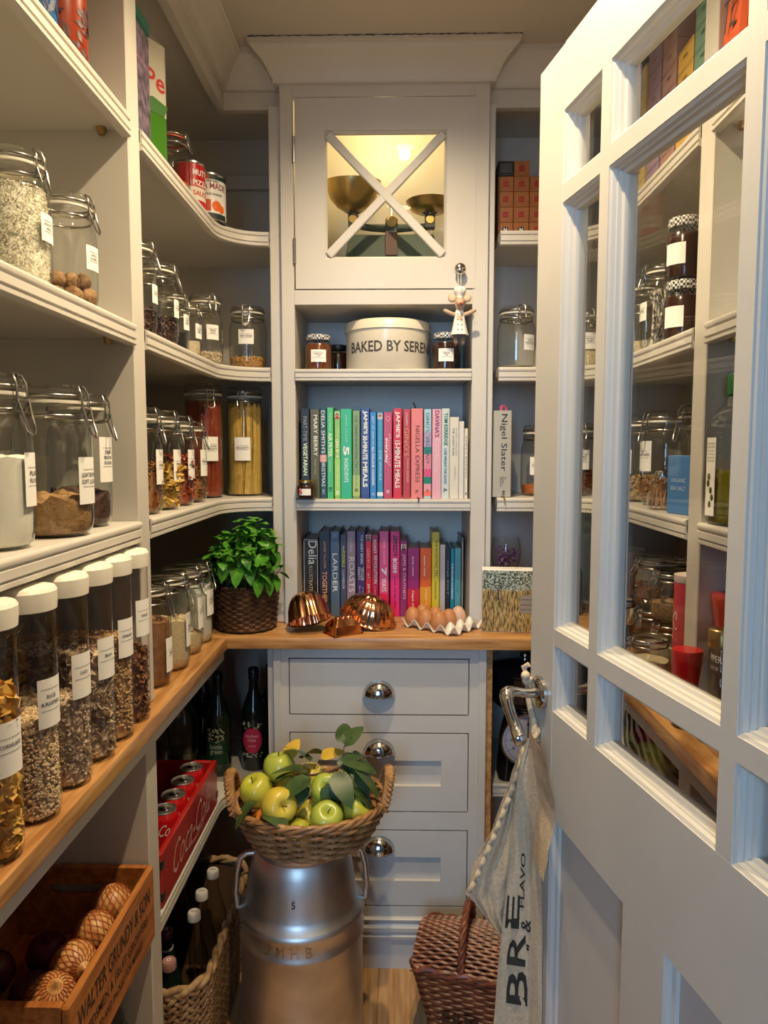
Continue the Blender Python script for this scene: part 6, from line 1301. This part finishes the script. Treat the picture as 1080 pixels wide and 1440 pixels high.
clip_jar('large clear clip-top jar behind the blue carton', (.655, 1.590, Z1), FR+.2, .052, .225, None, ('seed', 'powder', .004, 0), .12, 39)
c = thing('square_jar', 'small square glass jar of toothpicks beside the blue carton', 'jar', (.572, 1.585, Z1), FR)
ob('body', loft(B(), [(rrect(.024,.024,.004,2), .001), (rrect(.025,.025,.004,2), .004), (rrect(.025,.025,.004,2), .055), (rrect(.014,.014,.010,2), .066), (rrect(.014,.014,.010,2), .074)], True, False), 'glass', c, smooth=40)
ob('lid', B().lathe([(.0001,.084),(.014,.084),(.016,.080),(.016,.072)], 20), 'steel', c)
t = B()
for i in range(16): t.tube([(rnd.uniform(-.018,.018), rnd.uniform(-.018,.018), .003), (rnd.uniform(-.015,.015), rnd.uniform(-.015,.015), .055)], .0011, 5)
o = ob('toothpicks', t, flat(srgb(200,150,110)), c); o['kind'] = 'stuff'
c = thing('blue_carton', 'blue sea salt carton standing by the divider behind the door', 'carton', (.565, 1.475, Z1), FR+.3)
ob('body', B().box(-.034, .034, 0, .06, 0, .118), flat(srgb(60,125,190)), c, bevel=.001); t = B(); put_text(t, 'ORGANIC', .045, .008, lambda u, v: (u, -.0005, .068+v), 0); put_text(t, 'SEA SALT', .045, .008, lambda u, v: (u, -.0005, .052+v), 0); ob('lettering', t, flat(srgb(200,220,240)), c, smooth=0)
c = thing('oil_bottle', 'large olive oil bottle with green cap behind the wide door pane', 'bottle', (.578, 1.256, Z1), FR+.2)
ob('body', loft(B(), [([(x*f, y*f) for x, y in rrect(.040,.034,.016,4)], z) for z, f in ((.001,.94),(.006,1),(.165,1),(.185,.92),(.200,.66),(.208,.42),(.222,.36))], True, False), 'glass', c, smooth=45)
ob('oil', loft(B(), [([(x*f, y*f) for x, y in rrect(.037,.031,.015,4)], z) for z, f in ((.005,1),(.095,1))]), flat(srgb(120,115,15), .15), c, smooth=40)
ob('cap', B().lathe([(.0001,.258),(.016,.258),(.018,.254),(.018,.222),(.013,.220)], 28, None, lambda a, v: 1+.015*math.cos(a*20)), flat(srgb(10,90,35)), c, smooth=40)
lb = ob('label', B().box(-.030, -.006, -.0352, -.0344, .015, .150), 'paper', c, smooth=0)
t = B()
for i in range(6): put_text(t, 'EXTRA VIRGIN', .018, .003, lambda u, v: (-.018+u, -.0358, .140-.006*i+v), 0)
for i in range(5): t.ball((-.018+.006*math.sin(i*1.4), -.0356, .035+.012*i), (.004,.0004,.006), 8, 5)
ob('label_print', t, flat(srgb(70,75,35)), lb, smooth=0)
c = bottle('small red sauce bottle beside the olive oil', (.585, 1.175, Z1), .024, .155, flat(srgb(150,30,22), .2, .4), 'black'); curved_label(c, .024, .03, .085, .04, ['SAUCE'], -PI/2+.3)
# worktop clutter behind the door
ZW = ZT
def tub(label, x, y, r0, r1, h, m, lm=None, z=ZW, name='tub', cat='tub'):
    c = thing(name, label, cat, (x, y, z)); ob('body', B().lathe([(.0001,.002),(r0*.95,0),(r0,.004),(r1,h-.004),(r1*1.03,h),(r1*.96,h),(r0*.94,.006),(.0001,.005)], 36), m, c, smooth=50)
    if lm: ob('lid', B().lathe([(.0001,h+.010),(r1*.95,h+.010),(r1*1.05,h+.006),(r1*1.05,h-.006),(r1*1.0,h-.006)], 36), lm, c, smooth=50)
    return c
bottle('dark green bottle in front of the wall socket on the worktop', (.505, 2.130, ZW), .040, .215, 'glass_green', 'black')
tub('white plastic bucket on the worktop beneath the wall socket', .645, 2.080, .055, .068, .20, flat(srgb(205,200,195)))
c = tub('plum mixing tub with teal lid among the worktop jars', .772, 1.945, .075, .085, .150, flat(srgb(95,30,60)), flat(srgb(25,120,105)))
c = tub('cream candle cup with orange flower print behind the door', .640, 1.855, .030, .033, .055, flat(srgb(215,205,185)), None, ZW+.1435, 'candle_cup', 'cup')
t = B()
for a_2 in range(5): t.ball((-.0325*math.cos(.25+.12*math.cos(a_2*1.26))*1.0, -.0325*math.sin(.25+.12*math.cos(a_2*1.26)), .030+.008*math.sin(a_2*1.26)), (.0015,.004,.004), 7, 5)
ob('flower_print', t, flat(srgb(205,120,40)), c)
jam('dark preserve jar carrying the cream candle cup', (.640, 1.855, ZW), .040, .142, 'jam', [' '], FR+.4, 'black')
tub('tall glass storage jar with wooden lid at the back of the worktop', .790, 1.74, .045, .045, .23, 'glass', 'oak_x', name='storage_jar', cat='jar')
tub('second tall glass storage jar with wooden lid on the worktop', .775, 1.62, .042, .042, .215, 'glass', 'oak_x', name='storage_jar', cat='jar')
q1 = clip_jar('squat clip-top jar of honey coloured paste beneath another jar on the worktop', (.605, 1.690, ZW), FR+.2, .052, .115, None, ('honey', 'powder', .004, 0), .5, 40, seal='seal_red')
clip_jar('squat clip-top jar of amber pieces stacked on another jar', (.605, 1.690, ZW+.1175), FR+.2, .052, .115, None, ('honey', 'nug', .007, 200), .45, 41)
clip_jar('squat clip-top jar of cream powder next to the stacked jars', (.600, 1.568, ZW), FR+.4, .050, .110, None, ('seed', 'powder', .004, 0), .55, 42, seal='seal_red')
clip_jar('squat clip-top jar of brown spice stacked by the pink tube', (.600, 1.568, ZW+.1125), FR+.3, .050, .110, None, ('brown_sugar', 'powder', .004, 0), .35, 43)
clip_jar('squat clip-top jar in front of the pink tube on the worktop', (.518, 1.485, ZW), FR+.3, .045, .100, None, ('semolina', 'powder', .004, 0), .5, 44)
clip_jar('squat clip-top jar of walnuts at the curved back corner of the worktop', (.543, 1.800, ZW), FR+.4, .050, .120, None, ('walnut', 'nug', .010, 120), .5, 45)
c = thing('pink_tube', 'tall pink cardboard salt tube with white top by the divider', 'tube', (.560, 1.395, ZW+.1025), FR)
c.location = (.568, 1.402, ZW)
ob('body', B().lathe([(.0001,.001),(.029,0),(.030,.003),(.030,.225)], 32), flat(srgb(205,65,80)), c); ob('lid', B().lathe([(.030,.225),(.031,.227),(.031,.240),(.0001,.241)], 32), flat(srgb(230,215,205)), c)
t = B(); put_text(t, 'SALT', .10, .022, lambda u, v: (.0305*math.sin(v/.03), -.0305*math.cos(v/.03), .12-u), .0); ob('lettering', t, flat(srgb(240,190,190)), c, smooth=0)
c = thing('pepper_grinder', 'glass pepper grinder with red top beside the gold capped bottle', 'grinder', (.503, 1.245, ZW))
pg = lambda: (B().lathe([(.0001,.002),(.022,0),(.024,.004),(.020,.045),(.019,.075)], 28), B().lathe([(.019,.072),(.020,.080),(.022,.105),(.026,.130),(.025,.136),(.0001,.137)], 28))
ob('glass_base', pg()[0], 'glass', c, smooth=50); ob('top', pg()[1], flat(srgb(175,20,25), .3, .3), c, smooth=50); ob('peppercorns', B().lathe([(.0001,.004),(.021,.005),(.018,.05),(.0001,.052)], 24), 'raisin', c)
c = thing('pepper_grinder', 'larger red topped grinder with black lettered label behind the bottle', 'grinder', (.588, 1.268, ZW))
ob('glass_base', B().lathe([(.0001,.002),(.029,0),(.031,.004),(.031,.145),(.024,.155)], 28), 'glass', c, smooth=50); ob('top', B().lathe([(.027,.150),(.027,.165),(.031,.200),(.035,.222),(.033,.228),(.0001,.229)], 28), flat(srgb(175,25,25), .3, .3), c, smooth=50); ob('peppercorns', B().lathe([(.0001,.004),(.028,.006),(.028,.13),(.0001,.132)], 24), 'raisin', c)
lb = ob('label', band(.0314, .085, .135, -2.6, -.4, 14), 'black', c); t = B(); bent(t, 'PEPPER', .042, .012, .0320, .115, -1.5, .01); bent(t, 'BLACK', .03, .006, .0320, .098, -1.5, 0); ob('lettering', t, 'white_ink', lb, smooth=0)
c = bottle('clear ribbed bottle with gold cap between the red grinders', (.532, 1.184, ZW), .036, .185, 'glass', 'brass', [(.0001,.004),(.030,.002),(.035,.008),(.036,.05),(.034,.085),(.032,.10),(.028,.125),(.020,.150),(.0175,.160),(.0175,.183)], caph=.026)
c = thing('snack_box', 'red and yellow food box with white capitals near the door hinge', 'box', (.545, .930, ZW), FR)
ob('body', B().box(-.07, .07, 0, .06, 0, .115), flat(srgb(150,18,18)), c, bevel=.001); ob('yellow_band', B().box(-.0702, .0702, -.0006, .03, .085, .105), flat(srgb(200,150,20)), c, smooth=0)
t = B(); put_text(t, 'TEA CAKES', .11, .018, lambda u, v: (u, -.0008, .06+v), .01); ob('lettering', t, 'white_ink', c, smooth=0)
c = thing('black_box', 'black food box with yellow leaf emblem standing on the red box', 'box', (.545, .930, ZW+.1155), FR)
ob('body', B().box(-.065, .065, 0, .055, 0, .15), 'black', c, bevel=.001); ob('leaf_emblem', B().ball((.0, -.0004, .085), (.022,.0006,.034), 16, 8), flat(srgb(190,165,30)), c)
# below the far worktop
def stripes():
    m = bpy.data.materials.new('ticking'); m.use_nodes = True; N = m.node_tree.nodes; L = m.node_tree.links
    tc = N.new('ShaderNodeTexCoord'); wv = N.new('ShaderNodeTexWave'); wv.inputs['Scale'].default_value = 26; wv.inputs['Distortion'].default_value = 1.5; wv.inputs['Detail'].default_value = 1; wv.inputs['Detail Scale'].default_value = .6
    mp = N.new('ShaderNodeMapping'); mp.inputs['Rotation'].default_value = (0, .5, .6); L.new(tc.outputs['Object'], mp.inputs[0]); L.new(mp.outputs[0], wv.inputs[0])
    r = N.new('ShaderNodeValToRGB'); r.color_ramp.interpolation = 'CONSTANT'; r.color_ramp.elements[0].color = (.012,.012,.014,1); r.color_ramp.elements[1].position = .55; r.color_ramp.elements[1].color = (.72,.68,.60,1)
    L.new(wv.outputs[0], r.inputs[0]); L.new(r.outputs[0], N['Principled BSDF'].inputs['Base Color']); N['Principled BSDF'].inputs['Roughness'].default_value = .9; MT['ticking'] = m
stripes()
c = thing('striped_bag', 'black and white striped cloth bag slumped on the low shelf behind the door', 'bag', (.560, 1.700, ZL))
rnd = random.Random(9)
ob('body', loft(B(), [([(x*f+rnd.uniform(-.006,.006), y*g+rnd.uniform(-.006,.006)) for x, y in rrect(.085, .17, .06, 5)], z) for z, f, g in ((0,1,1),(.05,1.06,1.05),(.13,1.0,1.02),(.21,.92,.95),(.28,.75,.88),(.33,.45,.75),(.345,.2,.6))]), 'ticking', c, smooth=60)
for dy in (-.05, .06): ob('strap', B().tube([(-.02, dy-.05, .33), (-.05, dy-.02, .385), (-.05, dy+.02, .385), (-.02, dy+.05, .33)], .008, 8), 'ticking', c, smooth=60)
c = thing('red_packet', 'red food packet with white script in front of the striped bag', 'packet', (.555, 1.440, ZL), FR)
ob('body', bagf(7, .055, .030, .21), flat(srgb(150,20,22), .35), c, smooth=30); t = B(); put_text(t, 'Specials', .08, .02, lambda u, v: (u, -.034, .12+v), 0, .3); ob('lettering', t, flat(srgb(225,190,190)), c, smooth=0)
tub('white storage tub beside the red packet on the low shelf', .668, 1.428, .04, .045, .12, flat(srgb(200,195,190)), flat(srgb(205,200,195)), ZL)
c = tub('large white tin with black rim on the near low shelf behind the door', .640, 1.030, .07, .075, .24, flat(srgb(205,200,190)), 'black', ZL)
